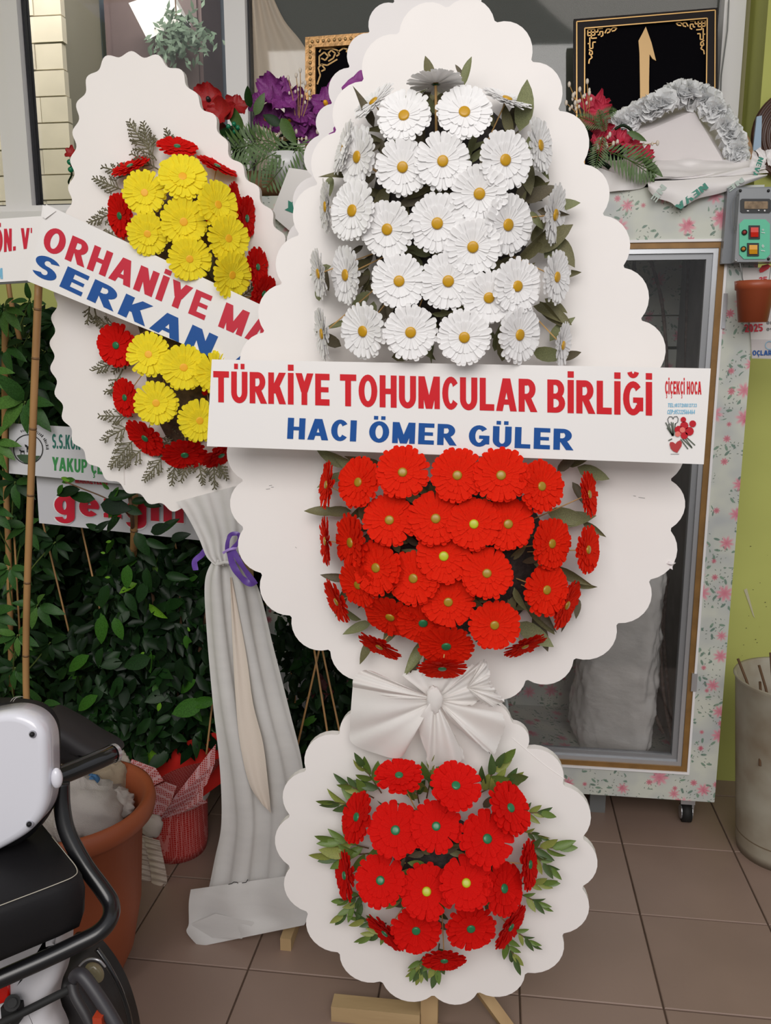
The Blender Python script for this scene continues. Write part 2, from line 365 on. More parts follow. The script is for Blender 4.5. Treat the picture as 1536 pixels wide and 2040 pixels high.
def text_polys(s, bold=1.0, gap=.1):
    x = 0; polys = []; LAY.clear()
    for ch in s:
        W, P = glyph(ch)
        pi = 0
        for p in P:
            pi += 1; k0 = len(polys)
            if p[0] == 'r': _, a, b, c, d = p; polys.append([(x+a,b),(x+c,b),(x+c,d),(x+a,d)])
            elif p[0] == 's':
                _, a, b, c, d, w = p; w *= .5; polys.append([(x+a-w,b),(x+a+w,b),(x+c+w,d),(x+c-w,d)])
            else:
                _, cx, cy, rx, ry, a0, a1 = p; n = max(4, int(abs(a1-a0)/15)); tx = min(T_, rx*.8); ty = min(T_*.76, ry*.6)
                for i in range(n):
                    q = []
                    for aa, k in ((a0+(a1-a0)*i/n, 0), (a0+(a1-a0)*(i+1)/n, 0), (a0+(a1-a0)*(i+1)/n, 1), (a0+(a1-a0)*i/n, 1)):
                        an = math.radians(aa); q.append((x+cx+(rx-tx*k)*math.cos(an), cy+(ry-ty*k)*math.sin(an)))
                    polys.append(q)
            LAY.extend([pi]*(len(polys)-k0))
        x += W+gap
    return polys, x-gap
def lettering(s, quad, Y, m, parent, name='lettering', gap=.1, lift=.0007):
    """quad: bottom-left, bottom-right, top-left of the cap band, in photograph pixels, laid on the plane at depth Y"""
    polys, W = text_polys(s, gap=gap)
    if isinstance(quad[0], Vector): O, X, T = quad
    else: O, X, T = [at(q[0], q[1], Y) for q in quad[:3]]
    if len(quad) > 3: X2 = at(quad[3][0], quad[3][1], Y)
    mb = MB(); nrm = (X-O).cross(T-O).normalized()
    if nrm.y > 0: nrm = -nrm
    for p, ly in zip(polys, list(LAY)):
        vs = []
        for (u, v) in p:
            uu = u/W
            up = (T-O).lerp(X2-X, uu) if len(quad) > 3 else (T-O)
            vs.append(O+(X-O)*uu+up*v+nrm*(lift+.00003*ly))
        mb.add(vs, [tuple(range(len(vs)))])
    return mb.build(name, m, parent)
def plate(name, quad, Y, m, parent, thick=.0015, lift=0, **k):
    mb = MB(); mb.prism([at(x, y, Y-lift) for x, y in quad], thick); return mb.build(name, m, parent, **k)

# ---------------------------------------------------------------- the setting
floor = place('floor', None, None, kind='structure')
gb = MB(); gb.box(-4.5, 4.5, -7, 3.22, -.06, -.004); gb.build('grout_bed', M_grout, floor)
TX, TY = .3293, .3335; ox, oy = .0902-.3293*20, 1.770-.3335*30
tm = []
for k, mm in enumerate((M_tile, M_tile2)):
    b = MB(); g = .0022; w, h = TX/2-g, TY/2-g; e = .0018
    b.add([(-w,-h,-.01),(w,-h,-.01),(w,h,-.01),(-w,h,-.01),(-w,-h,-.0015),(w,-h,-.0015),(w,h,-.0015),(-w,h,-.0015),
           (-w+e,-h+e,0),(w-e,-h+e,0),(w-e,h-e,0),(-w+e,h-e,0)],
          [(8,9,10,11),(4,5,9,8),(5,6,10,9),(6,7,11,10),(7,4,8,11),(0,1,5,4),(1,2,6,5),(2,3,7,6),(3,0,4,7)])
    tm.append(me_new('tile', b.v, b.f, False, [mm]))
random.seed(5)
for i in range(41):
    for j in range(60):
        x = ox+TX*(i+.5); y = oy+TY*(j+.5)
        if x < -1.75 or x > 1.5 or y < 1.2 or y > 3.0: continue
        place('tile', tm[random.random() < .4], floor, Matrix.Translation((x, y, 0)))
# the paved ground between photographer and street, one plain surface outside the frame
gb = MB(); gb.box(-9, 9, -12, 1.1, -.055, -.003); gb.build('pavement', mat('concrete paving', rgb(118, 110, 104), .9, var=.1, scale=2), floor)

YW = 3.08
xA0, xA1 = at(30,200,YW).x, at(62,200,YW).x
xB0, xB1 = at(457,90,YW).x, at(498,90,YW).x
xJ0, xJ1 = at(1430,100,YW).x, at(1472,100,YW).x
YP = 2.88
xP0 = at(1513,230,YP).x
zs = at(60,440,YW).z; zr = at(60,414,YW).z
wb = MB(); wb.box(-3.2, xJ1, YW, YW+.14, 0, zs)
wbo = wb.build('wall_back', M_green_wall, None, kind='structure')
wb = MB(); wb.box(xJ1, 3.2, YW, YW+.14, 0, 3.5); wb.build('pier_face', mat('olive shaded face', rgb(176, 170, 134), .8, var=.04, scale=4), wbo)  # darker olive of the wall's shaded strip put into the colour
M_green_lit = mat('lit lime face', rgb(186, 190, 104), .75, var=.06, scale=3, bump=.1, bscale=30)  # lighter wall green, the lit face's tone put into the colour
wr = MB(); wr.box(xP0, 3.2, YP, YW-.001, 0, 3.5)
pw = wr.build('wall_right', M_green_lit, None, kind='structure')
# chipped paint and a score mark low on the pilaster
b = MB(); random.seed(3)
b.add([at(1482,1175,YP-.002), at(1488,1172,YP-.002), at(1504,1232,YP-.002), at(1500,1226,YP-.002)], [(0,1,2,3)])
b.build('paint_scratch', mat('bare plaster', rgb(196, 190, 160), .9), pw)
b = MB()
for k in range(16):
    x, y = random.uniform(1478,1536), random.uniform(1080,1350); r_ = random.uniform(.6,1.8)
    b.add([at(x-r_,y,YP-.0015), at(x,y-r_*.6,YP-.0015), at(x+r_,y,YP-.0015), at(x,y+r_*.6,YP-.0015)], [(0,1,2,3)])
b.build('paint_chips', mat('grey chips', rgb(96, 92, 60), .9), pw)
cb_ = MB(); cb_.box(-3.2, 3.2, .9, 5.0, 3.5, 3.6); cb_.build('ceiling', mat('white ceiling', rgb(238, 235, 230), .9), None, kind='structure')
lw = MB(); lw.box(-2.6, -2.5, .6, YW, 0, 3.5); lw.build('wall_left_shade', M_green_wall, None, kind='structure')  # unseen wall added to darken the left side
# window
win = place('window_1', None, None, Matrix.Translation((0, YW, zs)), kind='structure')
def fr(name, x0, x1, z0, z1, y0=YW-.05, y1=YW+.02, m=M_upvc):
    b = MB(); b.box(x0, x1, y0, y1, z0, z1); return b.build(name, m, win)
fr('sill', -3.2, xJ1, zs-.012, zs+.02, YW-.09, YW+.02)
fr('bottom_rail', -3.2, xJ0, zs+.02, zr)
fr('mullion', xA0, xA1, zr, 3.5); fr('gasket', xA1, xA1+.008, zr, 3.5, YW-.02, YW+.02, M_gasket); fr('sash', xA0-.05, xA0-.004, zr, 3.5, YW-.03); fr('gasket', xA0-.004, xA0, zr, 3.5, YW-.02, YW, M_gasket)
fr('mullion', xB0, xB1, zr, 3.5); fr('gasket', xB0-.008, xB0, zr, 3.5, YW-.02, YW+.02, M_gasket); fr('gasket', xB1, xB1+.006, zr, 3.5, YW-.02, YW+.02, M_gasket)
fr('gasket', -3.2, xB0, zr, zr+.008, YW-.02, YW+.02, M_gasket)
fr('jamb', xJ0, xJ1, zr, 3.5)
b = MB(); b.tube([at(1452,0,3.02), at(1449,60,3.02), at(1437,150,3.02), at(1434,230,3.02)], .002, 5); b.build('cable', M_grey_ink, win)
gm = bpy.data.materials.new('window glass'); gm.use_nodes = True; n = gm.node_tree; n.nodes.clear()
o_ = n.nodes.new('ShaderNodeOutputMaterial'); tr = n.nodes.new('ShaderNodeBsdfTransparent'); gl = n.nodes.new('ShaderNodeBsdfGlossy'); mx = n.nodes.new('ShaderNodeMixShader'); fz = n.nodes.new('ShaderNodeFresnel')
tr.inputs[0].default_value = (.93,.93,.93,1); gl.inputs['Roughness'].default_value = .03
n.links.new(fz.outputs[0], mx.inputs[0]); n.links.new(tr.outputs[0], mx.inputs[1]); n.links.new(gl.outputs[0], mx.inputs[2]); n.links.new(mx.outputs[0], o_.inputs[0])
M_glass = gm
for x0, x1 in ((-3.2, xA0-.05), (xA1+.008, xB0-.008), (xB1+.006, xJ0)):
    fr('pane', x0, x1, zr, 3.5, YW, YW+.005, M_glass)
# behind the glass
Yb = 3.07
def blindgeo(y0, poly, m, nm, parent, amp=.006, k=30):
    c = [at(x, y, y0) for x, y in poly]
    b = MB()
    def fn(u, v):
        p = c[0].lerp(c[1], u).lerp(c[3].lerp(c[2], u), v); p.y += amp*math.sin(u*k); return p
    b.grid(fn, 60, 2); return b.build(nm, m, parent, True)
rb = thing('roller_blind', 'grey green roller blind behind the wide window pane', 'blind', at(960, 380, 3.17))
blindgeo(3.17, [(500,-140),(1440,-140),(1440,412),(500,412)], mat('grey green blind fabric', rgb(90, 92, 82), .95, bump=.2, bscale=400), 'blind_fabric', rb, 0, 1)
b = MB(); b.tube([at(500,414,3.165), at(1440,400,3.165)], .01, 8); b.build('weight_bar', M_upvc, rb)
cu = thing('sun_patch_curtain', 'cream curtain piece standing in for the sun patch on the blind, left of the gilt frame', 'curtain', at(560, 400, 3.13))  # sun patch on the blind, modelled as a separate cream piece
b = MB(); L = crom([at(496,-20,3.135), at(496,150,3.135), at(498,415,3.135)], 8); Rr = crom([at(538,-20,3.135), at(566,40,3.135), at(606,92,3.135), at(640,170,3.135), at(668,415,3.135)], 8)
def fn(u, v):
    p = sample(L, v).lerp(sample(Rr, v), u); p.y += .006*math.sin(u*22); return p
b.grid(fn, 50, 20); b.build('sun_patch_fabric', mat('sun patch cream', rgb(222, 206, 184), .9), cu, True)
# stone blocks reflected in the left pane, added as a pier behind the glass
PY = 3.6
pier = thing('reflected_pier', 'pale block pier standing in for the stone reflected in the left pane', 'pier', (at(90,410,PY).x, PY, 0))
b = MB(); b.box(at(-260,300,PY).x, at(126,200,PY).x, PY+.03, PY+.4, 0, 3.5); b.build('core', mat('reflected mortar', rgb(150, 146, 134), .9), pier)
M_reflected_block = [mat('reflected stone '+str(i), rgb(*c), .85, var=.06, scale=6) for i, c in enumerate(((232, 224, 204), (222, 214, 196), (238, 230, 212)))]
random.seed(9)
z = at(60,440,PY).z-.02; xr = at(133,200,PY).x; row = 0
while z < 3.4:
    x = xr-.01*random.random(); k = 0
    while x > at(-240,200,PY).x:
        w = .2+.08*random.random(); 
        if k == 0: w = .12+.07*(row % 2)
        b = MB(); b.box(x-w+.003, x, PY+.006*random.random(), PY+.04, z+.003, z+.100)
        b.build('reflected_block', M_reflected_block[random.randrange(3)], pier); x -= w; k += 1
    z += .103; row += 1
# room behind the glass; cupboard, block and plant stand in for reflections
rb_ = MB(); rb_.box(-3.2, 3.2, 4.3, 4.4, 0, 3.5); ww = rb_.build('wall_inner', mat('slate blue paint', rgb(98, 108, 120), .8), None, kind='structure')
fi = MB(); fi.box(-3.2, 3.2, 3.23, 4.3, -.06, 0); fi.build('floor_inner', M_grout, None, kind='structure')
b = MB(); b.box(at(188,60,4.25).x, at(212,60,4.25).x, 4.2, 4.299, 0, 3.4); b.build('reflection_strip_1', mat('pale blue reflection', rgb(150, 168, 186), .5), None, kind='structure')  # pale strip of the reflection, added as an upright behind the pane
cab = thing('reflection_cupboard', 'dark red brown cupboard standing in for the brown reflection in the window', 'cupboard', (at(300,120,4.1).x, 4.1, 0))
b = MB(); b.box(at(212,100,4.0).x, at(404,100,4.0).x, 4.0, 4.28, 0, at(300,-60,4.0).z); b.build('reflection_carcass', mat('plum reflection', rgb(112, 92, 90), .6, var=.15, scale=4), cab)
b = MB(); b.box(at(224,100,3.98).x, at(306,100,3.98).x, 3.985, 4.0, .05, at(300,-50,3.98).z); b.build('door', mat('plum reflection dark', rgb(104, 86, 84), .6, var=.1, scale=4), cab)  # door of the cupboard standing in for the brown reflection
b = MB(); b.box(at(310,100,3.98).x, at(394,100,3.98).x, 3.985, 4.0, .05, at(300,-50,3.98).z); b.build('door', mat('plum reflection dark', rgb(110, 94, 92), .6, var=.1, scale=4), cab)  # door of the cupboard standing in for the brown reflection
b = MB(); q = [at(256,6,3.8), at(336,-22,3.8), at(367,38,3.8), at(294,80,3.8)]; b.prism(q, .09)
tag(b.build('reflected_square', mat('reflected white', rgb(236, 236, 232), .7), None), 'tilted white block standing in for the square reflected in the upper left pane', 'box')
hp = thing('reflected_plant', 'hazy green plant standing in for reflected foliage below the tilted white block', 'plant', at(360, 60, 3.75))
b = MB(); random.seed(4)
for k in range(260):
    c = at(random.gauss(362,28), random.gauss(70,26), 3.75+random.uniform(-.06,.06)); d = Vector((random.gauss(0,1), random.gauss(0,.5), random.gauss(-.5,1))).normalized(); s = Vector((d.z, 0, -d.x)).normalized()
    b.add([c, c+d*.02+s*.008, c+d*.045, c+d*.02-s*.008], [(0,1,2,3)])
b.build('foliage', mat('reflected foliage', rgb(96, 118, 96), .6, var=.4, scale=12), hp, kind='stuff')  # stands in for the reflected foliage
b = MB(); b.tube([at(345,-60,3.75), at(352,40,3.75)], .003, 5); b.build('reflected_plant_cord', M_twig, hp)

# ---------------------------------------------------------------- flowers, leaves
def petal_ring(n, r, wid, droop, lift0, seed, notch=0.0, r0=.16, jit=.06):
    rnd = random.Random(seed); vs = []; fs = []
    for i in range(n):
        a = 2*math.pi*(i+rnd.uniform(-.25,.25))/n; L = r*(1+rnd.uniform(-jit,jit)); w = wid*(1+rnd.uniform(-.12,.12))
        dz = rnd.uniform(-.05,.05)*r; ca, sa = math.cos(a), math.sin(a); b = len(vs)
        for (t, ww, cz) in ((r0,.30,.0), (.45,.68,.0), (.80,1.0,.0), (.92,.98,.0), (.98,.74,.0), (1.0,.40,0)):
            rr = L*t; z = lift0+droop*r*(t*t)+dz*t
            for s in (-1, 0, 1):
                y = s*w*ww*.5; zz = z+(0 if s == 0 else .09*w*ww*1.5)
                vs.append((rr*ca-y*sa, rr*sa+y*ca, zz))
        for j in range(5):
            for k in range(2):
                fs.append((b+j*3+k, b+j*3+k+1, b+(j+1)*3+k+1, b+(j+1)*3+k))
    return vs, fs
def head_mesh(nm, layers, m, seed):
    mb = MB()
    for i, (n, r, w, dr, l) in enumerate(layers):
        v, f = petal_ring(n, r, w, dr, l, seed*13+i); mb.add(v, f)
    return me_new(nm, mb.v, mb.f, True, [m])
def dome_mesh(nm, r, h, m):
    mb = MB(); mb.lathe([(r, 0), (r*.97, h*.5), (r*.8, h*.82), (r*.5, h*.97), (.0005, h)], seg=20); return me_new(nm, mb.v, mb.f, True, [m])
KIND = {}
def flower_kind(key, pm, big, small, eye, eyer=.2, eyeh=.07):
    KIND[key] = dict(outer=[head_mesh('petals', big, pm, s) for s in (1,2,3)], inner=[head_mesh('inner_petals', small, pm, s+5) for s in (1,2,3)],
                     eye={k: dome_mesh('flower_center', eyer, eyeh, v) for k, v in eye.items()})
flower_kind('daisy', M_white_petal, [(27,1.0,.215,.05,-.035), (27,.93,.21,.09,.0)], [(24,.60,.155,.10,.02)], {'y': M_yellow_eye})
flower_kind('gerbera_o', M_red_petal, [(25,1.0,.235,.04,-.035), (25,.93,.23,.09,.0)], [(26,.66,.155,.09,.02), (22,.40,.11,.10,.035)], {'o': M_olive_eye, 'l': M_lime_eye, 'g': M_green_eye}, .175)
flower_kind('gerbera_r', M_red_petal2, [(20,1.0,.28,.03,-.04), (20,.92,.27,.09,.0)], [(20,.60,.19,.10,.03)], {'o': M_olive_eye, 'l': M_lime_eye, 'g': M_green_eye}, .17)
flower_kind('gerbera_y', M_yellow_petal, [(25,1.0,.215,.02,-.04), (25,.93,.21,.12,.0)], [(26,.52,.12,.16,.03)], {'a': M_orange_eye}, .17, .015)
_b = MB(); 
for k in range(12):
    a = k*math.pi/6; _b.add([(0,0,-.02),(.06*math.cos(a-.25),.06*math.sin(a-.25),-.04),(.2*math.cos(a),.2*math.sin(a),-.05),(.06*math.cos(a+.25),.06*math.sin(a+.25),-.04)], [(0,1,2,3)])
ME_calyx = me_new('calyx', _b.v, _b.f, False, [M_calyx])
_b = MB(); _b.tube([(0,0,-.03),(0,0,-1)], .01, 5); ME_stem = me_new('stem', _b.v, _b.f, False, [M_stem])
_rf = random.Random(11)
def flower(name, kind, parent, px, py, nx, ny, rpx, Yboard, eye, base=.05, rise=.09, back=False, root=None, depth=None):
    nn = math.hypot(nx, ny); c = math.sqrt(max(0.0, 1-nn*nn))
    if back: c = -c
    Yf = depth if depth else Yboard-(base+rise*max(c, 0))+_rf.uniform(-.006,.006)
    p = at(px, py, Yf); d = (p-Vector((0,0,EYE)))
    zc = d.dot(cF); dn = d.normalized()
    rt = (cR-dn*cR.dot(dn)).normalized(); dw = (-cU+dn*cU.dot(dn)).normalized()
    nrm = (rt*nx+dw*ny-dn*c).normalized()
    R_ = rpx*zc/FPX
    xa = nrm.orthogonal().normalized(); an = _rf.uniform(0, 6.28)
    xa = Matrix.Rotation(an, 3, nrm) @ xa; ya = nrm.cross(xa)
    M = Matrix(((xa.x*R_, ya.x*R_, nrm.x*R_, p.x), (xa.y*R_, ya.y*R_, nrm.y*R_, p.y), (xa.z*R_, ya.z*R_, nrm.z*R_, p.z), (0,0,0,1)))
    K = KIND[kind]; i = _rf.randrange(3)
    f = place(name, K['outer'][i], parent, M)
    place('inner_petals', K['inner'][i], f, M)
    place('flower_center', K['eye'][eye], f, M @ Matrix.Translation((0,0,.045)))
    place('calyx', ME_calyx, f, M)
    if root is not None:
        dv = root-p; L_ = dv.length
        if L_ > .02:
            zz = -dv.normalized(); x2 = zz.orthogonal().normalized(); y2 = zz.cross(x2)
            Ms = Matrix(((x2.x*.12, y2.x*.12, zz.x*L_, p.x), (x2.y*.12, y2.y*.12, zz.y*L_, p.y), (x2.z*.12, y2.z*.12, zz.z*L_, p.z), (0,0,0,1)))
            place('stem', ME_stem, f, Ms)
    return f
def leaf_mesh(nm, m, wid=.32, tip=1.0, fold=.12, curl=.15, n=6, twist=0, blunt=False):
    vs = []; fs = []
    for i in range(n+1):
        t = i/n; w = wid*(math.sin(math.pi*min(1, t**.8))**.75 if not blunt else min(1, t*3)*(1-t**8)**.5)*(1 if i not in (0,) else .12)
        if i == n: w = .01 if not blunt else wid*.35
        z = -curl*t*t; tw = twist*t
        for s in (-1, 0, 1):
            y = s*w*.5; vs.append((t, y*math.cos(tw), z+abs(y)*fold*2+y*math.sin(tw)))
    for i in range(n):
        for k in range(2): fs.append((i*3+k, i*3+k+1, (i+1)*3+k+1, (i+1)*3+k))
    return me_new(nm, vs, fs, True, [m])
DRY = [leaf_mesh('leaf', m, w, 1, f, c, 6, tw) for m in M_dry for (w, f, c, tw) in ((.34,.3,.2,.5), (.42,.1,.1,-.4), (.28,.5,-.1,.9))]
FRESH = [leaf_mesh('leaf', m, w, 1, f, c) for m in M_fresh for (w, f, c) in ((.34,.3,.15), (.40,.15,-.05))]
def basis(p, x, nrm, s, sy=None):
    x = x.normalized(); z = (nrm-x*nrm.dot(x)).normalized(); y = z.cross(x); sy = sy or s
    return Matrix(((x.x*s, y.x*sy, z.x*sy, p.x), (x.y*s, y.y*sy, z.y*sy, p.y), (x.z*s, y.z*sy, z.z*sy, p.z), (0,0,0,1)))
_rl = random.Random(23)
def leaf_at(parent, meshes, px, py, ang, lpx, Y, out=.25, name='leaf', roll=.6):
    """ang: direction of the tip on the picture, degrees, 0 right, 90 up; (px, py) is the stalk end"""
    p = at(px, py, Y); L_ = lpx*Y/FPX; a = math.radians(ang)
    x = Vector((math.cos(a), -out, math.sin(a)))
    nrm = Vector((_rl.uniform(-roll,roll), -1, _rl.uniform(-roll,roll)))
    return place(name, meshes[_rl.randrange(len(meshes))], parent, basis(p, x, nrm, L_))
def sprig(parent, meshes, px, py, ang, lpx, Y, n=5, ls=.5):
    """a small twig with leaves: the twig is the part, leaves its sub-parts"""
    a = math.radians(ang); p0 = at(px, py, Y); L_ = lpx*Y/FPX; d = Vector((math.cos(a), -.12, math.sin(a)))
    b = MB(); b.tube([p0, p0+d*L_*.5, p0+d*L_], [.0016,.0012,.0006], 5); tw = b.build('leaf_sprig', M_twig, parent)
    for k in range(n):
        t = (k+1)/n; side = -1 if k % 2 else 1
        aa = a+side*(.75*(1-t)+.12); x = Vector((math.cos(aa), _rl.uniform(-.5,.1), math.sin(aa)))
        nrm = Vector((_rl.uniform(-.5,.5), -1, _rl.uniform(-.5,.5)))
        place('leaf', meshes[_rl.randrange(len(meshes))], tw, basis(p0+d*L_*t*.85, x, nrm, L_*ls*_rl.uniform(.8,1.15)))
    return tw

def scallop(cusps, Y, sag=.31, thick=.02, nseg=10):
    pts = [at(x, y, Y) for x, y in cusps]; c = sum(pts, Vector())/len(pts); out = []
    n = len(pts)
    for i in range(n):
        a, b = pts[i], pts[(i+1) % n]; ch = b-a; L_ = ch.length; nr = Vector((ch.z, 0, -ch.x)).normalized()
        if nr.dot((a+b)/2-c) < 0: nr = -nr
        h = L_*sag; r = (L_*L_/4+h*h)/(2*h); cc = (a+b)/2+nr*(h-r); half = math.asin(min(1, L_/2/r)); 
        if h > r: half = math.pi-half
        u = ch.normalized()
        for k in range(nseg):
            t = -half+2*half*(k+.35)/(nseg-1+.7); out.append(cc+nr*r*math.cos(t)+u*r*math.sin(t))
    return out
def wavy(ctrl, Y, n_waves, amp):
    base = crom([at(x, y, Y) for x, y in ctrl], 20, True)
    L_ = [0]
    for i in range(len(base)): L_.append(L_[-1]+(base[(i+1) % len(base)]-base[i]).length)
    tot = L_[-1]; out = []; c = sum(base, Vector())/len(base); m = n_waves*10; j = 0
    for k in range(m):
        s = tot*k/m
        while L_[j+1] < s: j += 1
        a, b = base[j % len(base)], base[(j+1) % len(base)]; p = a.lerp(b, (s-L_[j])/(L_[j+1]-L_[j])); tn = (b-a).normalized(); nr = Vector((tn.z, 0, -tn.x))
        if nr.dot(p-c) < 0: nr = -nr
        out.append(p+nr*amp*math.cos(2*math.pi*k/10))
    return out

# ---------------------------------------------------------------- the front wreath stand
YB, YD = 1.62, 1.575
st = thing('wreath_stand', 'tall white scalloped wreath board on a wooden easel, white daisies above red gerberas', 'wreath stand', (at(880,1985,1.66).x, 1.66, 0))
EGG = [(891,17),(986,46),(1057,124),(1110,221),(1160,327),(1198,429),(1239,533),(1274,638),(1305,745),(1325,850),(1333,956),(1333,1054),(1291,1155),(1227,1241),(1143,1310),(1048,1352),
       (955,1378),(850,1378),(752,1348),(658,1293),(582,1226),(524,1142),(487,1051),(487,957),(478,855),(492,757),(529,662),(564,566),(598,469),(635,368),(672,263),(726,162),(795,69)]
DISC = [(1020,1441),(1048,1493),(1120,1565),(1158,1670),(1157,1767),(1118,1860),(1046,1937),(952,1975),(863,1981),(761,1954),(677,1897),(615,1817),(580,1727),(580,1627),(611,1537),(677,1465),(745,1420),(830,1400),(930,1408)]
def board(name, outl, m, parent, thick=.02):
    b = MB(); b.prism(outl, thick); return b.build(name, m, parent)
board('egg_board', scallop(EGG, YB, .31), M_board, st)
board('round_board', scallop(DISC, YD, .30), M_board, st, .018)
def marks(parent, spots, Y):
    b = MB()
    for x0, y0, x1, y1 in spots:
        p, q = at(x0,y0,Y), at(x1,y1,Y); b.add([p+Vector((0,0,.0007)), q+Vector((0,0,.0007)), q, p], [(0,1,2,3)])
    return b.build('pencil_mark', M_grey_ink, parent)
marks(st, [(536,968,542,967),(530,975,538,974),(540,971,545,971),(588,1090,591,1092),(1262,988,1267,989),(1272,991,1285,993),(884,1948,896,1949),(664,1489,667,1490),(672,1492,674,1493)], YB-.0008)
b = MB(); c0 = at(700,1505,YD); b.tube(crom([at(1020,1470,YD-.0002), at(1080,1520,YD-.0002), at(1125,1552,YD-.0002)], 6), .0006, 4); b.build('board_seam', M_board, st)
# chipped corner of the foam
b = MB(); b.ball(at(1334,1124,YB+.005), .009, 7, 5, .8, .8, 3); b.ball(at(1338,1117,YB+.006), .006, 7, 5, .7, .8, 5); b.build('broken_chip', M_styro, st)
# easel
xp0, xp1 = at(838,2000,1.64).x, at(872,2000,1.64).x
b = MB(); b.box(xp0, xp1, 1.642, 1.675, .0, 1.75); b.build('pole', M_wood, st)
b = MB(); x0 = ground(660,2034).x; b.box(x0, xp0-.001, 1.635, 1.675, 0, .038); b.build('foot_plank', M_wood_h, st)
b = MB(); b.box(xp1+.001, at(1000,2040,1.62).x, 1.60, 1.635, .0, .022); b.build('foot_plank', M_wood_h, st)
b = MB(); p, q = at(935,1950,1.66), at(1022,2060,1.66); b.tube([p+Vector((-.06,0.02,.08)), q+Vector((.0,0,-.0))], .017, 4); b.build('brace', M_wood, st)
b = MB(); 
for cx_, cy_, rx, ry, h in ((893,445,150,215,.085), (905,1105,185,165,.085)):
    c = at(cx_, cy_, YB); sx = rx*YB/FPX; sz = ry*YB/FPX
    pr = []
    vs = []; fs = []; n = 28; m_ = 8
    for i in range(m_+1):
        th = i/m_*math.pi/2
        for k in range(n):
            a = 2*math.pi*k/n; q = 1+.12*noise.noise(Vector((math.cos(a)*2+cx_, math.sin(a)*2, i*.7)))
            vs.append(c+Vector((math.cos(th)*math.cos(a)*sx*q, -math.sin(th)*h*q-.001, math.cos(th)*math.sin(a)*sz*q)))
    for i in range(m_):
        for k in range(n): fs.append((i*n+k, i*n+(k+1) % n, (i+1)*n+(k+1) % n, (i+1)*n+k))
    b2 = MB(); b2.add(vs, fs); b2.build('flower_foam', M_foam, st, True)
c = at(875,1705,YD); vs = []; fs = []
for i in range(9):
    th = i/8*math.pi/2
    for k in range(24):
        a = 2*math.pi*k/24; vs.append(c+Vector((math.cos(th)*math.cos(a)*.095, -math.sin(th)*.07, math.cos(th)*math.sin(a)*.095)))
for i in range(8):
    for k in range(24): fs.append((i*24+k, i*24+(k+1) % 24, (i+1)*24+(k+1) % 24, (i+1)*24+k))
b2 = MB(); b2.add(vs, fs); b2.build('flower_foam', M_foam, st, True)
# white daisies
ROOT = at(890,440,YB-.06)
def rootof(x, y, cx_, cy_, rx, ry, Y):
    dx, dy = (x-cx_)/rx, (y-cy_)/ry; l = math.hypot(dx, dy)
    if l > .85: dx, dy = dx/l*.85, dy/l*.85
    return at(cx_+dx*rx, cy_+dy*ry, Y)
W_ = [(805,231,-.2,-.52,56),(925,224,.1,-.55,58),(745,203,-.6,-.76,50,1),(1010,198,.35,-.92,52,1),(713,313,-.82,-.12,59),(686,295,-.93,-.3,52,1),(802,333,-.1,-.08,55),(882,321,0,-.12,56),
      (1006,319,.42,-.12,58),(1075,290,.9,-.2,54),(955,386,.03,0,58),(703,420,-.68,-.15,60),(650,412,-.985,0,52,1),(772,457,-.38,0,57),(871,445,0,0,58),(1011,448,.6,0,60),(1104,428,.94,.05,58),(942,492,.03,.03,57),
      (690,548,-.87,0,58),(636,545,-.96,.12,50,1),(795,560,-.04,0,55),(893,560,0,.05,58),(1030,570,.5,.03,55),(974,593,.1,.1,54),(1108,552,.88,0,53),(724,660,-.63,.1,56),(643,665,-.97,.1,54,1),(818,662,-.03,.1,55),(925,672,0,.1,55),(1034,667,.7,.08,57),(1120,688,.95,.1,46)]
for t in W_:
    x, y, nx, ny, r = t[:5]
    flower('daisy', 'daisy', st, x, y, nx, ny, r, YB, 'y', .045, .095, root=rootof(x, y, 893, 450, 120, 190, YB-.05))
flower('daisy', 'daisy', st, 868, 166, 0, -.93, 57, YB, 'y', .11, 0, back=True)
b = MB(); b.tube([at(868,170,YB-.11), at(869,262,YB-.09)], .0022, 6); b.build('stem', M_stem, st)
# red gerberas of the lower half
R_ = [(715,961,-.66,-.14,54,'o'),(802,941,-.05,-.1,54,'o'),(911,947,0,-.05,55,'o'),(998,947,.1,-.08,56,'o'),(1078,969,.6,-.08,54,'o'),(776,1036,-.15,0,54,'o'),(868,1033,0,0,56,'o'),(944,1044,.02,0,54,'l'),(1012,1044,.2,0,54,'o'),
      (700,1081,-.87,.1,59,'o'),(750,1131,-.52,.1,56,'o'),(884,1108,0,.05,56,'l'),(970,1142,.05,.05,53,'o'),(1098,1083,.73,.05,54,'o'),(824,1152,-.32,.1,55,'o'),(714,1165,-.66,.4,50,'o'),(893,1199,.02,.2,53,'o'),(1088,1175,.6,.12,54,'o'),
      (778,1228,-.35,.72,56,'o'),(843,1240,0,.64,54,'g'),(985,1245,.15,.25,52,'o'),(889,1286,.02,.72,56,'g'),(652,966,-.96,-.1,48,'o'),(650,1078,-.985,.05,50,'o'),(672,1198,-.86,.42,48,'o'),(757,1287,-.45,.85,48,'o'),
      (1172,985,.95,-.1,48,'o'),(1170,1095,.9,.05,50,'o'),(1128,1205,.86,.38,52,'o'),(1045,1286,.4,.88,46,'o')]
for x, y, nx, ny, r, e in R_:
    flower('gerbera', 'gerbera_o', st, x, y, nx, ny, r, YB, e, .045, .095, root=rootof(x, y, 905, 1105, 140, 130, YB-.05))
flower('gerbera', 'gerbera_o', st, 881, 1330, .02, .93, 50, YB, 'g', root=at(895, 1240, YB-.06), depth=1.492)
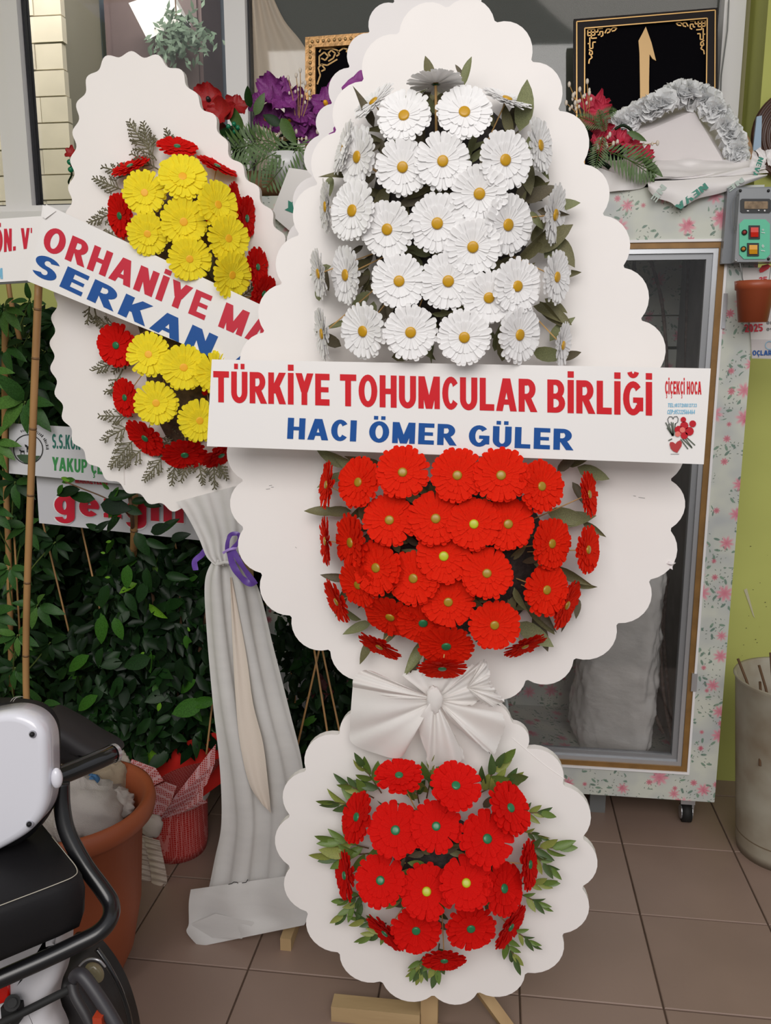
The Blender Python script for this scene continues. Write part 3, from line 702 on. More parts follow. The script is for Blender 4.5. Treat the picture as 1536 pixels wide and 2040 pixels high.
D_ = [(795,1546,0,-.72,49,'g'),(908,1566,.15,-.42,53,'g'),(712,1628,-.82,-.15,52,'g'),(1016,1610,.68,-.25,54,'g'),(788,1654,-.12,-.02,56,'g'),(869,1646,0,-.02,52,'g'),(970,1671,.34,0,57,'g'),(688,1744,-.93,.12,48,'g'),(758,1754,-.15,0,52,'g'),
      (850,1776,0,.05,54,'l'),(929,1759,.05,0,53,'l'),(1003,1770,.72,.05,54,'g'),(1054,1722,.94,.12,50,'g'),(768,1858,-.62,.74,47,'g'),(829,1853,0,.56,51,'g'),(938,1849,.15,.62,51,'g'),(1016,1846,.78,.56,50,'g'),(885,1912,.05,.92,46,'g')]
for x, y, nx, ny, r, e in D_:
    flower('gerbera', 'gerbera_r', st, x, y, nx, ny, r, YD, e, .035, .08, root=rootof(x, y, 875, 1705, 80, 80, YD-.05))
# dried leaves round the white and red flowers
for x, y, a, l, o in [(860,172,100,45,.05),(925,170,80,42,.05),(922,150,130,20,.05),(880,185,190,50,.05),(1035,262,80,75,.05),(1040,235,60,30,.04),(1020,270,110,50,.05),(1010,275,75,55,.04),(745,255,120,70,.05),(760,285,200,55,.04),
     (700,352,185,55,.03),(735,395,240,45,.04),(760,400,215,60,.04),(1058,300,300,60,.03),(1060,350,310,45,.03),(1040,400,20,60,.04),(1070,420,350,55,.04),(1096,412,5,48,.03),(1060,500,30,75,.05),(1085,515,60,60,.04),(1108,470,300,60,.04),
     (1030,520,40,80,.05),(1108,548,5,40,.02),(1075,600,310,60,.04),(1062,610,340,70,.04),(1085,595,330,45,.03),(1095,680,50,55,.03),(1110,712,10,40,.02),(1060,700,350,60,.04),(1000,720,80,80,.05),(985,700,75,60,.05),(740,520,200,45,.04),
     (735,580,230,50,.04),(745,600,260,45,.04),(660,530,200,40,.03),(655,580,100,40,.03),(680,690,150,50,.04),(690,640,200,40,.04),(780,712,10,60,.05),(860,505,20,45,.08),(835,510,160,40,.08),(860,625,10,50,.09),(900,640,60,50,.09),
     (850,388,200,50,.09),(800,392,10,60,.09),(770,372,250,70,.07),(950,265,250,45,.08),(840,262,240,50,.08),(870,280,330,50,.08),(900,290,200,55,.08),(1045,315,280,60,.05),(660,350,260,40,.02),(636,600,95,30,.02)]:
    leaf_at(st, DRY, x, y, a, l*1.15, YB-o)
rnd = random.Random(8)
for k in range(75):
    a = rnd.uniform(0, 6.28); r = rnd.uniform(0, .9); leaf_at(st, DRY, 893+135*r*math.cos(a), 445-200*r*math.sin(a), rnd.uniform(0,360), rnd.uniform(40,60), YB-.088*math.sqrt(1-r*r)-.006, .05)
for k in range(60):
    a = rnd.uniform(0, 6.28); r = rnd.uniform(0, .9); leaf_at(st, DRY, 905+170*r*math.cos(a), 1105-150*r*math.sin(a), rnd.uniform(0,360), rnd.uniform(40,55), YB-.088*math.sqrt(1-r*r)-.006, .05)
for k in range(60):
    a = rnd.uniform(0, 6.28); r = rnd.uniform(.55, 1.0); x = 893+185*r*math.cos(a); y = 445-250*r*math.sin(a)
    leaf_at(st, DRY, x, y, math.degrees(a)+rnd.uniform(-70,70), rnd.uniform(40,62), YB-rnd.uniform(.02,.07))
for x, y, a, l, o in [(700,925,160,70,.04),(720,940,150,60,.04),(690,945,200,60,.03),(760,925,170,70,.05),(670,1020,175,60,.03),(700,1018,180,60,.03),(740,1000,220,60,.05),(735,1060,240,65,.05),(700,1150,170,60,.03),(690,1170,250,60,.03),
     (740,1240,200,60,.03),(720,1235,150,45,.03),(745,1270,240,60,.03),(850,1270,240,85,.05),(870,1280,250,75,.05),(830,1300,260,50,.03),(1130,930,30,60,.03),(1140,960,300,55,.03),(1150,930,340,60,.03),(1110,940,50,60,.04),(1090,1020,350,75,.03),
     (1110,1040,15,70,.03),(1060,1110,330,60,.05),(1100,1130,340,80,.03),(1140,1160,350,45,.03),(1150,1190,270,40,.03),(1045,1200,320,80,.04),(1060,1230,300,70,.03),(1030,1240,330,80,.04),(1050,1180,310,90,.04),(1130,1230,250,30,.03),(1040,1120,20,40,.06),
     (800,1190,260,60,.05),(820,1180,240,60,.05),(1060,1000,200,50,.06),(1160,1040,330,50,.02)]:
    leaf_at(st, DRY, x, y, a, l*1.1, YB-o)
for k in range(46):
    a = rnd.uniform(0, 6.28); r = rnd.uniform(.5, .95); x = 905+205*r*math.cos(a); y = 1105-190*r*math.sin(a)
    if y > 1262: continue
    leaf_at(st, DRY, x, y, math.degrees(a)+rnd.uniform(-60,60), rnd.uniform(40,65), YB-rnd.uniform(.02,.07))
# fresh leaf sprigs of the round board
for x, y, a, l in [(745,1590,150,75),(760,1580,120,90),(740,1610,170,95),(850,1590,80,100),(835,1600,100,80),(870,1585,75,80),(960,1570,60,90),(955,1580,35,85),(975,1590,50,80),(1030,1620,10,60),(1040,1655,350,45),(1040,1690,10,90),(1055,1700,330,60),
                   (740,1700,185,100),(735,1690,165,90),(730,1780,200,60),(725,1790,220,70),(1040,1760,10,60),(1035,1780,340,60),(780,1850,200,70),(770,1840,170,70),(1020,1850,330,60),(1000,1860,300,70),(870,1800,265,70),(875,1880,265,80),(850,1900,255,60),(845,1905,235,50)]:
    sprig(st, FRESH, x, y, a, l*.98, YD-.025, 6, .60)
for k in range(80):
    a = rnd.uniform(0, 6.28); r = rnd.uniform(.1, .95); leaf_at(st, FRESH+DRY, 875+150*r*math.cos(a), 1715-150*r*math.sin(a), math.degrees(a)+rnd.uniform(-80,80), rnd.uniform(35,55), YD-.075*(1-r*.6)-.005)
# tulle bow
def fan(parent, name, K, pts, Y0, amp, k, m, puff=.03, ph=0, ny=16, jag=0.0):
    c = crom([(x, y, 0) for x, y in pts], 10); b = MB(); rj = random.Random(int(K[0]+pts[0][0]))
    J = [rj.uniform(-1,1) for _ in range(200)]
    def fn(u, v):
        e = sample(c, u); r = v; x = K[0]+(e.x-K[0])*r; y = K[1]+(e.y-K[1])*r
        if v > .97: x += jag*J[int(u*60)]; y += jag*J[int(u*60)+70]
        d = amp*(r**.6)*math.sin(2*math.pi*k*u+ph)+amp*.5*(r**.6)*math.sin(2*math.pi*k*2.3*u+ph*2+r*2)
        return at(x, y, Y0-puff*math.sin(math.pi*min(1, r*.9+.08))-d)
    b.grid(fn, 60, ny); return b.build(name, m, parent, True)
bow = thing('tulle_bow', 'white tulle bow tied between the two boards of the front stand', 'bow', at(868,1400,1.54))
fan(bow, 'bow_tail', (862,1398), [(704,1352),(700,1400),(697,1450),(701,1480),(745,1500),(800,1508),(822,1450)], 1.535, .006, 1.6, M_tulle, .026)
fan(bow, 'bow_tail', (872,1395), [(1000,1420),(1006,1445),(990,1490),(980,1502),(945,1478),(900,1440)], 1.538, .006, 1.5, M_tulle, .022, 1, jag=1.5)
fan(bow, 'bow_tail', (866,1388), [(828,1440),(846,1490),(857,1534),(872,1528),(890,1532),(910,1520),(924,1508),(900,1455),(880,1420)], 1.53, .007, 2, M_tulle, .02, .5, 24, jag=2.5)
fan(bow, 'bow_loop', (865,1392), [(745,1338),(725,1335),(706,1348),(704,1370),(725,1390)], 1.53, .006, 2, M_tulle, .03)
fan(bow, 'bow_loop', (865,1396), [(800,1345),(840,1335),(900,1330),(940,1325),(968,1318),(975,1345),(972,1375),(950,1400),(910,1415)], 1.545, .005, 4, M_tulle, .014, 2, jag=3)
fan(bow, 'frayed_edge', (930,1370), [(955,1322),(966,1316),(972,1335),(976,1360),(985,1375),(1002,1396),(985,1408),(960,1400)], 1.535, .007, 6, M_tulle, .012, 0, 14, jag=4)
b = MB(); b.ball((0,0,0), 1, 14, 10, 1, .35, 2); c = at(866,1394,1.515); b.build('knot', M_tulle, bow, True, Matrix.Translation(c) @ Matrix.Diagonal((.016,.008,.026,1)))
b = MB(); b.grid(lambda u, v: at(975+34*u+4*math.sin(v*3), 1388+50*v*(1-.15*u), 1.70-.01*math.sin(u*9)), 12, 8)
tag(b.build('grey_ribbon', mat('grey satin', rgb(166, 172, 174), .4), None, True), 'scrap of grey ribbon behind the right side of the tulle bow', 'ribbon')

# main banner
bn = thing('banner', 'wide white banner across the front wreath with red and blue lettering and florist emblem', 'banner', at(900,890,1.5))
YBN = 1.512
BQ = [(422,716),(1416,734),(1402,925),(412,889)]
plate('banner_sheet', BQ, YBN, M_banner, bn)
lettering('TÜRKİYE TOHUMCULAR BİRLİĞİ', [(425,801),(1299,828),(425,739),(1299,761)], YBN, M_red_ink, bn)
lettering('HACI ÖMER GÜLER', [(572,874),(1140,897),(574,832),(1141,855)], YBN, M_blue_ink, bn, gap=.13)
lettering('ÇİÇEKÇİ HOCA', [(1325,785),(1397,786),(1325,759),(1397,760)], YBN, M_red_ink, bn, gap=.12)
lettering('TEL:(0372)8813733', [(1330,811),(1388,811),(1331,803),(1388,804)], YBN, M_cyan_ink, bn, gap=.14)
lettering('CEP:05332566464', [(1329,825),(1384,825),(1330,816),(1385,816)], YBN, M_cyan_ink, bn, gap=.14)
def print_poly(parent, polys, Y, m, name='print', lift=.0018, O=(0,0), s=1):
    b = MB()
    for p in polys:
        b.add([at(O[0]+x*s, O[1]+y*s, Y-lift) for x, y in p], [tuple(range(len(p)))])
    return b.build(name, m, parent)
def circ(cx_, cy_, r, n=10, ry=None): return [(cx_+r*math.cos(2*math.pi*k/n), cy_+(ry or r)*math.sin(2*math.pi*k/n)) for k in range(n)]
def strokes(parent, lines, Y, w, m, name='print', lift=.0018):
    b = MB()
    for ln in lines:
        for (x0, y0), (x1, y1) in zip(ln, ln[1:]):
            d = Vector((x1-x0, y1-y0)); 
            if d.length < 1e-6: continue
            q = Vector((-d.y, d.x)).normalized()*w/2
            b.add([at(x0-q.x, y0-q.y, Y-lift), at(x1-q.x, y1-q.y, Y-lift), at(x1+q.x, y1+q.y, Y-lift), at(x0+q.x, y0+q.y, Y-lift)], [(0,1,2,3)])
    return b.build(name, m, parent)
# emblem: a vase of roses with a wire heart and palm leaves
s_ = 1/10.74; O_ = (1300, 740)
heart = [(480,1130),(540,1080),(550,1010),(520,960),(460,970),(440,1020),(420,970),(360,965),(325,1020),(340,1090),(390,1150)]
strokes(bn, [[(O_[0]+x*s_, O_[1]+y*s_) for x, y in heart]], YBN, 1.6, M_grey_ink)
palm = [[(430,1380),(280,1090)],[(430,1380),(310,1200)],[(430,1370),(340,1120)],[(440,1370),(400,1080)],[(440,1370),(440,1090)],[(450,1380),(490,1110)],[(600,1450),(760,1660)],[(640,1440),(850,1640)],[(700,1430),(840,1620)],[(740,1420),(910,1580)],[(420,1440),(340,1480)]]
strokes(bn, [[(O_[0]+x*s_, O_[1]+y*s_) for x, y in l] for l in palm], YBN, 2.2, mat('palm print', rgb(88, 96, 84), .3))
print_poly(bn, [circ(660,1030,60), circ(860,1120,75), circ(680,1160,90), circ(560,1250,90), circ(790,1280,95), circ(680,1370,80)], YBN, mat('rose print', rgb(186, 26, 40), .3), 'print', .0022, O_, s_)
print_poly(bn, [circ(640,1250,60), circ(540,1340,60)], YBN, mat('rose print pale', rgb(222, 120, 110), .3), 'print', .0026, O_, s_)
print_poly(bn, [[(365,1560),(380,1510),(440,1510),(490,1550),(530,1500),(590,1470),(630,1520),(620,1600),(560,1690),(530,1740),(450,1710),(390,1650)]], YBN, mat('vase print', rgb(178, 60, 62), .3), 'print', .0022, O_, s_)
strokes(bn, [[(1336,904.5),(1353,904.5)]], YBN, .8, M_grey_ink)

# ---------------------------------------------------------------- second board right behind the front stand
YR = 1.80
s3 = thing('wreath_stand', 'plain white scalloped wreath board half hidden behind the front stand, purple petals on it', 'wreath stand', (at(880,1985,1.83).x, 1.83, 0))
Lc = [(786,7),(737,66),(698,135),(663,207),(638,269),(626,345),(600,430),(590,520),(585,610),(590,700),(620,790),(680,870),(760,920)]
EG3 = [(835,-50)] + [(1780-x, y) for x, y in Lc][:] 
EG3 = [(786,7)]+[(840,-45),(915,-40),(950,30),(985,100),(1020,165),(1055,235),(1085,300),(1110,370),(1130,440),(1140,520),(1140,600),(1145,680),(1110,760),(1050,820),(970,870),(880,890)]+[(760,870),(690,820),(640,760),(608,680),(596,600),(592,520),(600,440),(624,352)]+[(638,269),(663,207),(698,135),(737,66)]
board('egg_board', scallop(EG3, YR, .33), M_board2, s3)
b = MB(); b.box(at(860,1000,1.83).x, at(895,1000,1.83).x, 1.822, 1.852, 0, 1.7); b.build('pole', M_wood, s3)
b = MB(); b.box(at(760,2000,1.83).x, at(1000,2000,1.83).x, 1.822, 1.85, 0, .03); b.build('foot_plank', M_wood_h, s3)
def ruffle(parent, name, m, C, tip, w, lift=.01, n=10, wob=.18):
    """a silk petal from C towards tip (world points), width w"""
    d = tip-C; L_ = d.length; x = d.normalized(); nr = Vector((rnd.uniform(-.4,.4), -1, rnd.uniform(-.3,.5))); z = (nr-x*nr.dot(x)).normalized(); y = z.cross(x); b = MB(); ph = rnd.uniform(0,6)
    def fn(u, v):
        s = (u-.5)*2; ww = w*.5*math.sin(math.pi*(.12+.80*v**.8))**.7
        return C+x*L_*v*(1-.12*s*s*v)+y*s*ww+z*(lift*v*4*(1-v)+wob*w*v*math.sin(s*5+ph)*.35-abs(s)*0)
    b.grid(fn, n, 6); return b.build(name, m, parent, True)
ruffle(s3, 'petal', M_plum, at(725,178,1.785), at(718,140,1.77), .05)
ruffle(s3, 'petal', M_plum, at(738,170,1.785), at(680,176,1.765), .035)
ruffle(s3, 'petal', M_plum, at(684,272,1.785), at(666,252,1.77), .03)
ruffle(s3, 'petal', M_plum, at(690,268,1.785), at(655,268,1.77), .02)

# ---------------------------------------------------------------- the yellow wreath stand on the left
YL = 1.95
s2 = thing('wreath_stand', 'white egg board with wavy edge, yellow and red gerberas, on a cloth covered stand', 'wreath stand', (at(500,1850,1.99).x, 1.99, 0))
EGL = [(262,108),(310,114),(362,148),(392,196),(430,242),(456,300),(500,360),(536,420),(568,485),(592,560),(608,650),(610,740),(596,830),(560,910),(500,975),(430,1010),(350,1015),(270,985),(200,940),(150,880),(118,800),(104,720),(108,620),(120,530),(134,440),(142,360),(148,280),(158,205),(185,145),(222,112)]
board('egg_board', wavy(EGL, YL, 44, .0065), M_board, s2, .018)
b = MB(); b.tube(crom([at(205,590,YL-.0008), at(225,720,YL-.0008), at(243,860,YL-.0008), at(248,965,YL-.0008)], 6), .0014, 4); b.build('board_crease', M_board, s2)
marks(s2, [(440,996,455,995),(447,994,460,997)], YL-.0008)
xs = at(505,1600,1.99).x
b = MB(); b.box(xs-.015, xs+.015, 1.975, 2.005, 0, 1.7); b.build('pole', M_wood, s2)
fx = ground(570,1892).x
b = MB(); b.box(fx-.014, fx+.014, 1.845, 2.3, 0, .034); b.build('foot_plank', M_wood, s2)
b = MB(); b.box(fx-.02, fx+.25, 2.0, 2.03, 0, .03); b.build('foot_plank', M_wood_h, s2)
vs = []; fs = []; c = at(375,640,YL)
for i in range(9):
    th = i/8*math.pi/2
    for k in range(24):
        a = 2*math.pi*k/24; q = 1+.15*noise.noise(Vector((math.cos(a)*2, math.sin(a)*2, i*.7)))
        vs.append(c+Vector((math.cos(th)*math.cos(a)*.12*q, -math.sin(th)*.055, math.cos(th)*math.sin(a)*.30*q)))
for i in range(8):
    for k in range(24): fs.append((i*24+k, i*24+(k+1) % 24, (i+1)*24+(k+1) % 24, (i+1)*24+k))
b = MB(); b.add(vs, fs); b.build('flower_foam', mat('brown netted foam', rgb(104, 84, 62), .85, col2=rgb(66, 54, 42), scale=60, bump=.7, bscale=90), s2, True)
for x, y, nx, ny, r in [(364,352,0,-.56,50),(288,384,-.2,-.15,44),(366,442,0,0,48),(294,466,-.15,.05,42),(434,408,.52,-.2,47),(455,475,.48,0,46),(378,516,.05,.1,44),(462,548,.6,.1,47),(296,706,-.2,-.05,44),(366,732,0,.05,47),(311,803,-.12,.1,44),(398,838,.1,.15,44),(428,742,.25,.05,42)]:
    flower('gerbera', 'gerbera_y', s2, x, y, nx, ny, r, YL, 'a', .05, .075, root=rootof(x, y, 375, 620, 70, 230, YL-.04))
for x, y, nx, ny, r in [(353,293,.0,-.9,40),(260,332,-.46,-.86,42),(432,332,.38,-.9,42),(240,430,-.84,.05,44),(466,392,.92,0,30),(490,435,.9,.05,44),(512,532,.86,.0,40),(524,585,.8,.3,40),(232,688,-.55,.05,44),(250,792,-.8,.1,40),(290,872,-.6,.6,46),(368,905,.02,.78,46),(440,906,.45,.8,42)]:
    flower('gerbera', 'gerbera_r', s2, x, y, nx, ny, r, YL, 'g', .026, .03, root=rootof(x, y, 375, 620, 80, 230, YL-.04))
# thuja sprigs
def thuja(parent, px, py, ang, lpx, Y, seed):
    rn = random.Random(seed); b = MB()
    def br(x, y, a, L_, d, w):
        n = max(3, int(L_/7)); px_, py_ = x, y
        for i in range(n):
            a2 = a+rn.uniform(-5,5); nx_, ny_ = px_+L_/n*math.cos(math.radians(a2)), py_-L_/n*math.sin(math.radians(a2)); yy = Y-.004-.002*rn.random()
            p, q = at(px_, py_, yy), at(nx_, ny_, yy); t = (q-p).normalized(); s = Vector((t.z, -.35, -t.x)).normalized()*w
            b.add([p-s, p+s, q+s*.9, q-s*.9, (p+q)/2+Vector((0,-w,0))], [(0,4,3),(0,1,4),(1,2,4),(2,3,4)])
            if d < 2 and i > 0:
                for sd in (-1, 1):
                    if rn.random() < .92: br(nx_, ny_, a2+sd*rn.uniform(35,55), L_*(.34 if d == 0 else .30)*(1.15-i/n), d+1, w*.85)
            px_, py_ = nx_, ny_
    br(px, py, ang, lpx*1.1, 0, .0019)
    return b.build('thuja_sprig', M_thuja, parent)
k = 0
for x, y, a, l in [(312,320,125,85),(300,310,105,60),(345,300,110,40),(330,295,80,25),(270,350,165,60),(250,380,160,60),(240,420,200,60),(232,450,240,50),(245,470,190,60),(320,340,150,60),(180,600,260,40),(188,612,280,30),(240,650,170,50),(235,720,200,50),(245,735,240,50),(270,690,230,60),
                   (262,760,200,50),(265,830,180,60),(262,845,210,60),(270,870,230,70),(290,890,220,60),(330,905,230,60),(350,910,260,50),(395,915,280,45),(425,905,270,60),(430,915,300,40),(345,820,300,60),(400,780,280,60),(330,760,280,50),(400,650,60,40),(470,600,40,50),(500,560,60,40),(300,860,310,80),(380,900,250,55)]:
    k += 1; thuja(s2, x, y, a, l, YL-.012-.0015*(k % 5), k)
for x, y, a, l in [(332,480,30,30),(410,470,70,40),(350,560,20,40),(430,560,100,50),(400,790,300,55),(410,800,330,40),(310,560,200,30),(460,600,300,40)]:
    leaf_at(s2, DRY, x, y, a, l, YL-.05)
b = MB(); b.box(-.012,.012,-.004,.004,-.012,.012); 
for x, y in ((348,492),(408,782),(416,440)):
    b2 = MB(); b2.ball(at(x,y,YL-.06), .007, 8, 6, 1, .3, x); b2.build('red_berry', M_red_petal2, s2, True)
# its drape
def drape(parent, name, L, R_, m, amp=.012, folds=4, ph=0, nu=48, nv=40, sharp=1.0, wob=0.0):
    Lc, Rc = crom([Vector(p) for p in L], 8), crom([Vector(p) for p in R_], 8); b = MB()
    def fn(u, v):
        p = sample(Lc, v).lerp(sample(Rc, v), u)
        f = math.sin(2*math.pi*(folds*u+ph)+wob*math.sin(v*5)); f = math.copysign(abs(f)**sharp, f)
        g = noise.noise(Vector((u*3, v*4, ph*5)))*.6
        return at(p.x, p.y, p.z-amp*(f+g))
    b.grid(fn, nu, nv); return b.build(name, m, parent, True)
drape(s2, 'drape_top', [(350,1000,1.935),(368,1020,1.93),(395,1070,1.925),(412,1110,1.92),(432,1128,1.92)], [(500,960,1.94),(500,1010,1.93),(495,1060,1.92),(480,1100,1.915),(466,1125,1.915)], M_cloth, .007, 3, .2, sharp=.8)
drape(s2, 'drape', [(424,1115,1.925),(408,1160,1.92),(412,1260,1.92),(424,1400,1.915),(438,1530,1.91),(441,1640,1.905),(428,1710,1.895),(412,1790,1.88)],
      [(468,1115,1.925),(512,1165,1.925),(545,1290,1.93),(578,1420,1.935),(602,1520,1.94),(606,1600,1.93),(600,1700,1.91),(590,1800,1.89)], M_cloth, .012, 2.4, .62, 72, 60, .6, 1.0)
drape(s2, 'cream_lining', [(458,1150,1.915),(464,1300,1.91),(470,1400,1.905),(478,1480,1.90),(496,1560,1.895),(520,1600,1.895)], [(462,1150,1.915),(490,1300,1.91),(504,1400,1.905),(524,1480,1.90),(534,1560,1.895),(540,1620,1.895)], M_cloth_b, .004, 1, .1)
drape(s2, 'drape_hem', [(380,1772,1.87),(376,1800,1.86),(376,1840,1.855),(372,1858,1.85),(396,1886,1.845)], [(592,1742,1.88),(602,1770,1.87),(612,1800,1.865),(614,1826,1.86),(606,1843,1.855)], M_cloth, .006, 2.2, .3, 50, 20, 1, 1)
b = MB(); b.add([at(392,1868,1.85), at(440,1868,1.85), at(482,1870,1.848), at(506,1838,1.85), at(430,1820,1.852), at(382,1840,1.852)], [(0,1,2,3,4,5)]); b.build('drape_corner', M_cloth, s2)
strokes(s2, [[(455,1762),(462,1760),(466,1757),(473,1758),(474,1760)],[(482,1759),(490,1758),(494,1752)]], 1.862, 1.5, M_black_ink, 'ink_smudge')
b = MB(); b.tube([at(432,1125,1.915), at(448,1120,1.905), at(468,1122,1.905)], .004, 8); b.build('tie', M_cloth, s2)
pr_ = thing('purple_ribbon', 'shiny purple satin ribbon tied round the white drape of the left stand', 'ribbon', at(460,1098,1.89))
def strip(parent, pts, w, m, name='ribbon_tail', tw=0):
    c = crom([Vector(p) for p in pts], 8); P3 = [at(p.x, p.y, p.z) for p in c]; b = MB(); vs = []; fs = []
    for i, p in enumerate(P3):
        t = (P3[min(i+1,len(P3)-1)]-P3[max(i-1,0)]).normalized(); s = Vector((t.z, .3*math.sin(i*.5+tw), -t.x)).normalized()*w/2; vs += [p-s, p+Vector((0,-.0012,0)), p+s]
    for i in range(len(P3)-1): fs += [(i*3,i*3+1,i*3+4,i*3+3),(i*3+1,i*3+2,i*3+5,i*3+4)]
    b.add(vs, fs); return b.build(name, m, parent, True)
strip(pr_, [(456,1096,1.885),(464,1125,1.885),(480,1150,1.885),(498,1162,1.885),(508,1158,1.885)], .016, M_purple_rib)
strip(pr_, [(462,1092,1.882),(478,1120,1.882),(495,1145,1.882),(510,1164,1.885)], .013, M_purple_rib, tw=2)
strip(pr_, [(452,1096,1.885),(454,1078,1.88),(460,1065,1.88),(474,1064,1.88),(476,1078,1.885),(462,1094,1.885)], .010, M_purple_rib, 'ribbon_loop')
strip(pr_, [(444,1102,1.88),(456,1095,1.878),(472,1092,1.88)], .006, mat('lilac satin', rgb(170, 140, 214), .3), 'ribbon_band')
strip(pr_, [(412,1092,1.95),(402,1105,1.95),(388,1118,1.95),(390,1136,1.95)], .014, M_purple_rib, tw=1)
# banner of the left stand
b2n = thing('banner', 'tilted white banner with red and blue capitals slanting across the yellow wreath', 'banner', at(300,600,1.8))
YS = 1.835
plate('banner_sheet', [(92,407),(560,626),(512,745),(55,560)], YS, M_banner, b2n)
lettering('ORHANİYE MA', [(81,495),(530,692),(97,448),(547,644)], YS, M_red2, b2n, gap=.14)
lettering('SERKAN A', [(60,543),(514,756),(77,503),(532,716)], YS, M_blue_ink, b2n, gap=.16)
b = MB(); b.add([at(85,408,YS-.002), at(112,420,YS-.002), at(90,436,YS-.004), at(82,430,YS-.003)], [(0,1,2,3)]); b.build('folded_corner', M_banner, b2n)
b4 = thing('banner', 'white banner end at the left edge, its red lettering cut short, above the bamboo cane', 'banner', at(20,560,1.88))
plate('banner_sheet', [(-150,446),(88,430),(100,556),(-150,571)], 1.88, M_banner, b4)
lettering("YÖN. V'", [(-30,508),(64,494),(-30,457),(64,454)], 1.88, M_red2, b4, gap=.12)
lettering('M', [(-10,556),(6,556),(-8,534),(5,534)], 1.88, M_cyan_ink, b4)
b = MB(); b.tube([at(-150,574,1.885), at(100,558,1.885)], .003, 6); b.build('batten', M_grey_ink, b4)
b5 = thing('banner', 'white banner among the plants with a round cow emblem and green capitals', 'banner', at(120,955,2.12))
plate('banner_sheet', [(18,843),(250,857),(250,965),(18,943)], 2.12, mat('matt vinyl', rgb(206, 206, 210), .4), b5)
lettering('S.S.KON', [(104,893),(160,896),(104,864),(160,868)], 2.12, mat('bottle green print', rgb(40, 110, 96), .4), b5)
lettering('YAKUP ÇE', [(104,937),(205,945),(104,910),(205,918)], 2.12, M_green_ink, b5)
ec = (56,895)
strokes(b5, [circ(ec[0],ec[1],29,36)+[(ec[0]+29,ec[1])]], 2.12, 1.8, M_black_ink)
print_poly(b5, [[(33,907),(42,905),(56,906),(70,908),(80,908),(72,918),(62,923),(50,923),(40,917)]], 2.12, mat('pasture print', rgb(60, 84, 58), .4))
for w0, (x, y, s) in enumerate(((60,893,1.0),(45,900,.6))):
    print_poly(b5, [[(x-7*s,y-4*s),(x+6*s,y-4*s),(x+6*s,y+2*s),(x-7*s,y+2*s)],[(x-7*s,y),(x-5*s,y),(x-5*s,y+8*s),(x-7*s,y+8*s)],[(x+4*s,y),(x+6*s,y),(x+6*s,y+8*s),(x+4*s,y+8*s)],[(x-11*s,y-8*s),(x-6*s,y-6*s),(x-6*s,y-1*s),(x-10*s,y-3*s)]], 2.12, M_black_ink, 'print', .0022)
word = 'KOOPERATİFLERİ BİRLİĞİ'
for i, ch in enumerate(word):
    if ch == ' ': continue
    a = math.radians(112-i*5.2); r = 36; a2 = a-math.radians(3.6)
    lettering(ch, [(ec[0]+r*math.cos(a), ec[1]-r*math.sin(a)), (ec[0]+r*math.cos(a2), ec[1]-r*math.sin(a2)), (ec[0]+(r+4.5)*math.cos(a), ec[1]-(r+4.5)*math.sin(a))], 2.12, M_black_ink, b5)
b6 = thing('banner', 'white banner among the plants with big red lower case letters', 'banner', at(240,1070,2.16))
plate('banner_sheet', [(72,945),(430,985),(430,1080),(78,1042)], 2.16, mat('matt vinyl grey', rgb(200, 200, 206), .45), b6)
lettering('gezgin', [(107,1024),(368,1044),(107,966),(368,986)], 2.158, mat('white outline print', rgb(226, 222, 224), .4), b6, gap=.12, lift=.001)
lettering('gezgin', [(109,1023),(366,1042),(109,970),(366,989)], 2.155, M_red2, b6, gap=.13)
lettering('MARKETLERİ', [(150,962),(214,966),(150,950),(214,954)], 2.155, M_red2, b6)

# ---------------------------------------------------------------- the wallpapered display cooler
DY = .06
YF, YK = 2.51, 3.04
M_wp = wallpaper('floral vinyl'); M_wpi = wallpaper('floral vinyl inside', .97)  # inside copy slightly dimmed, shade mixed into its colour
fxr = (at(1480,760,YF).x+at(1450,1400,YF).x)/2; fxl = at(508,420,YF).x
fz0 = at(1400,1597,YF).z; fz1 = at(1300,373,YF).z
hxl, hxr = at(575,1400,YF).x, (at(1405,1000,YF).x+at(1380,1535,YF).x)/2
hz0, hz1 = at(1340,1540,YF).z, at(1300,478,YF).z
fg = thing('display_cooler', 'wide display cooler papered in pink and green floral vinyl, on casters', 'cooler', ((fxl+fxr)/2, (YF+YK)/2, 0))
def bx(name, x0, x1, y0, y1, z0, z1, m, p=None): b = MB(); b.box(x0,x1,y0,y1,z0,z1); return b.build(name, m, p or fg)
bx('front_post', hxr, fxr, YF, YF+.05, fz0, fz1, M_wp); bx('front_post', fxl, hxl, YF, YF+.05, fz0, fz1, M_wp)
bx('top_rail', hxl, hxr, YF, YF+.05, hz1, fz1, M_wp); bx('bottom_rail', hxl, hxr, YF, YF+.05, fz0, hz0, M_wp)
bx('side_panel', fxr-.03, fxr, YF+.05, YK, fz0, fz1, M_wp); bx('side_panel', fxl, fxl+.03, YF+.05, YK, fz0, fz1, M_wp)
bx('top_panel', fxl+.03, fxr-.03, YF+.05, YK, fz1-.03, fz1, M_wp); bx('floor_panel', fxl+.03, fxr-.03, YF+.05, YK, fz0, hz0-.02, M_wpi)
bx('inner_side', fxr-.10, fxr-.03, YF+.08, YK-.02, hz0, hz1+.02, mat('grey zinc', rgb(120, 118, 116), .5, var=.2, scale=12), fg)
zA, zB = at(1300,625,2.9).z, at(1300,690,2.9).z
for z0, z1, dy in ((hz0-.02, zB-.01, 0), (zB, zA-.004, .006), (zA, hz1+.06, 0)):
    bx('back_panel', fxl+.03, fxr-.10, YK-.03+dy, YK-.01+dy, z0, z1, M_wpi)
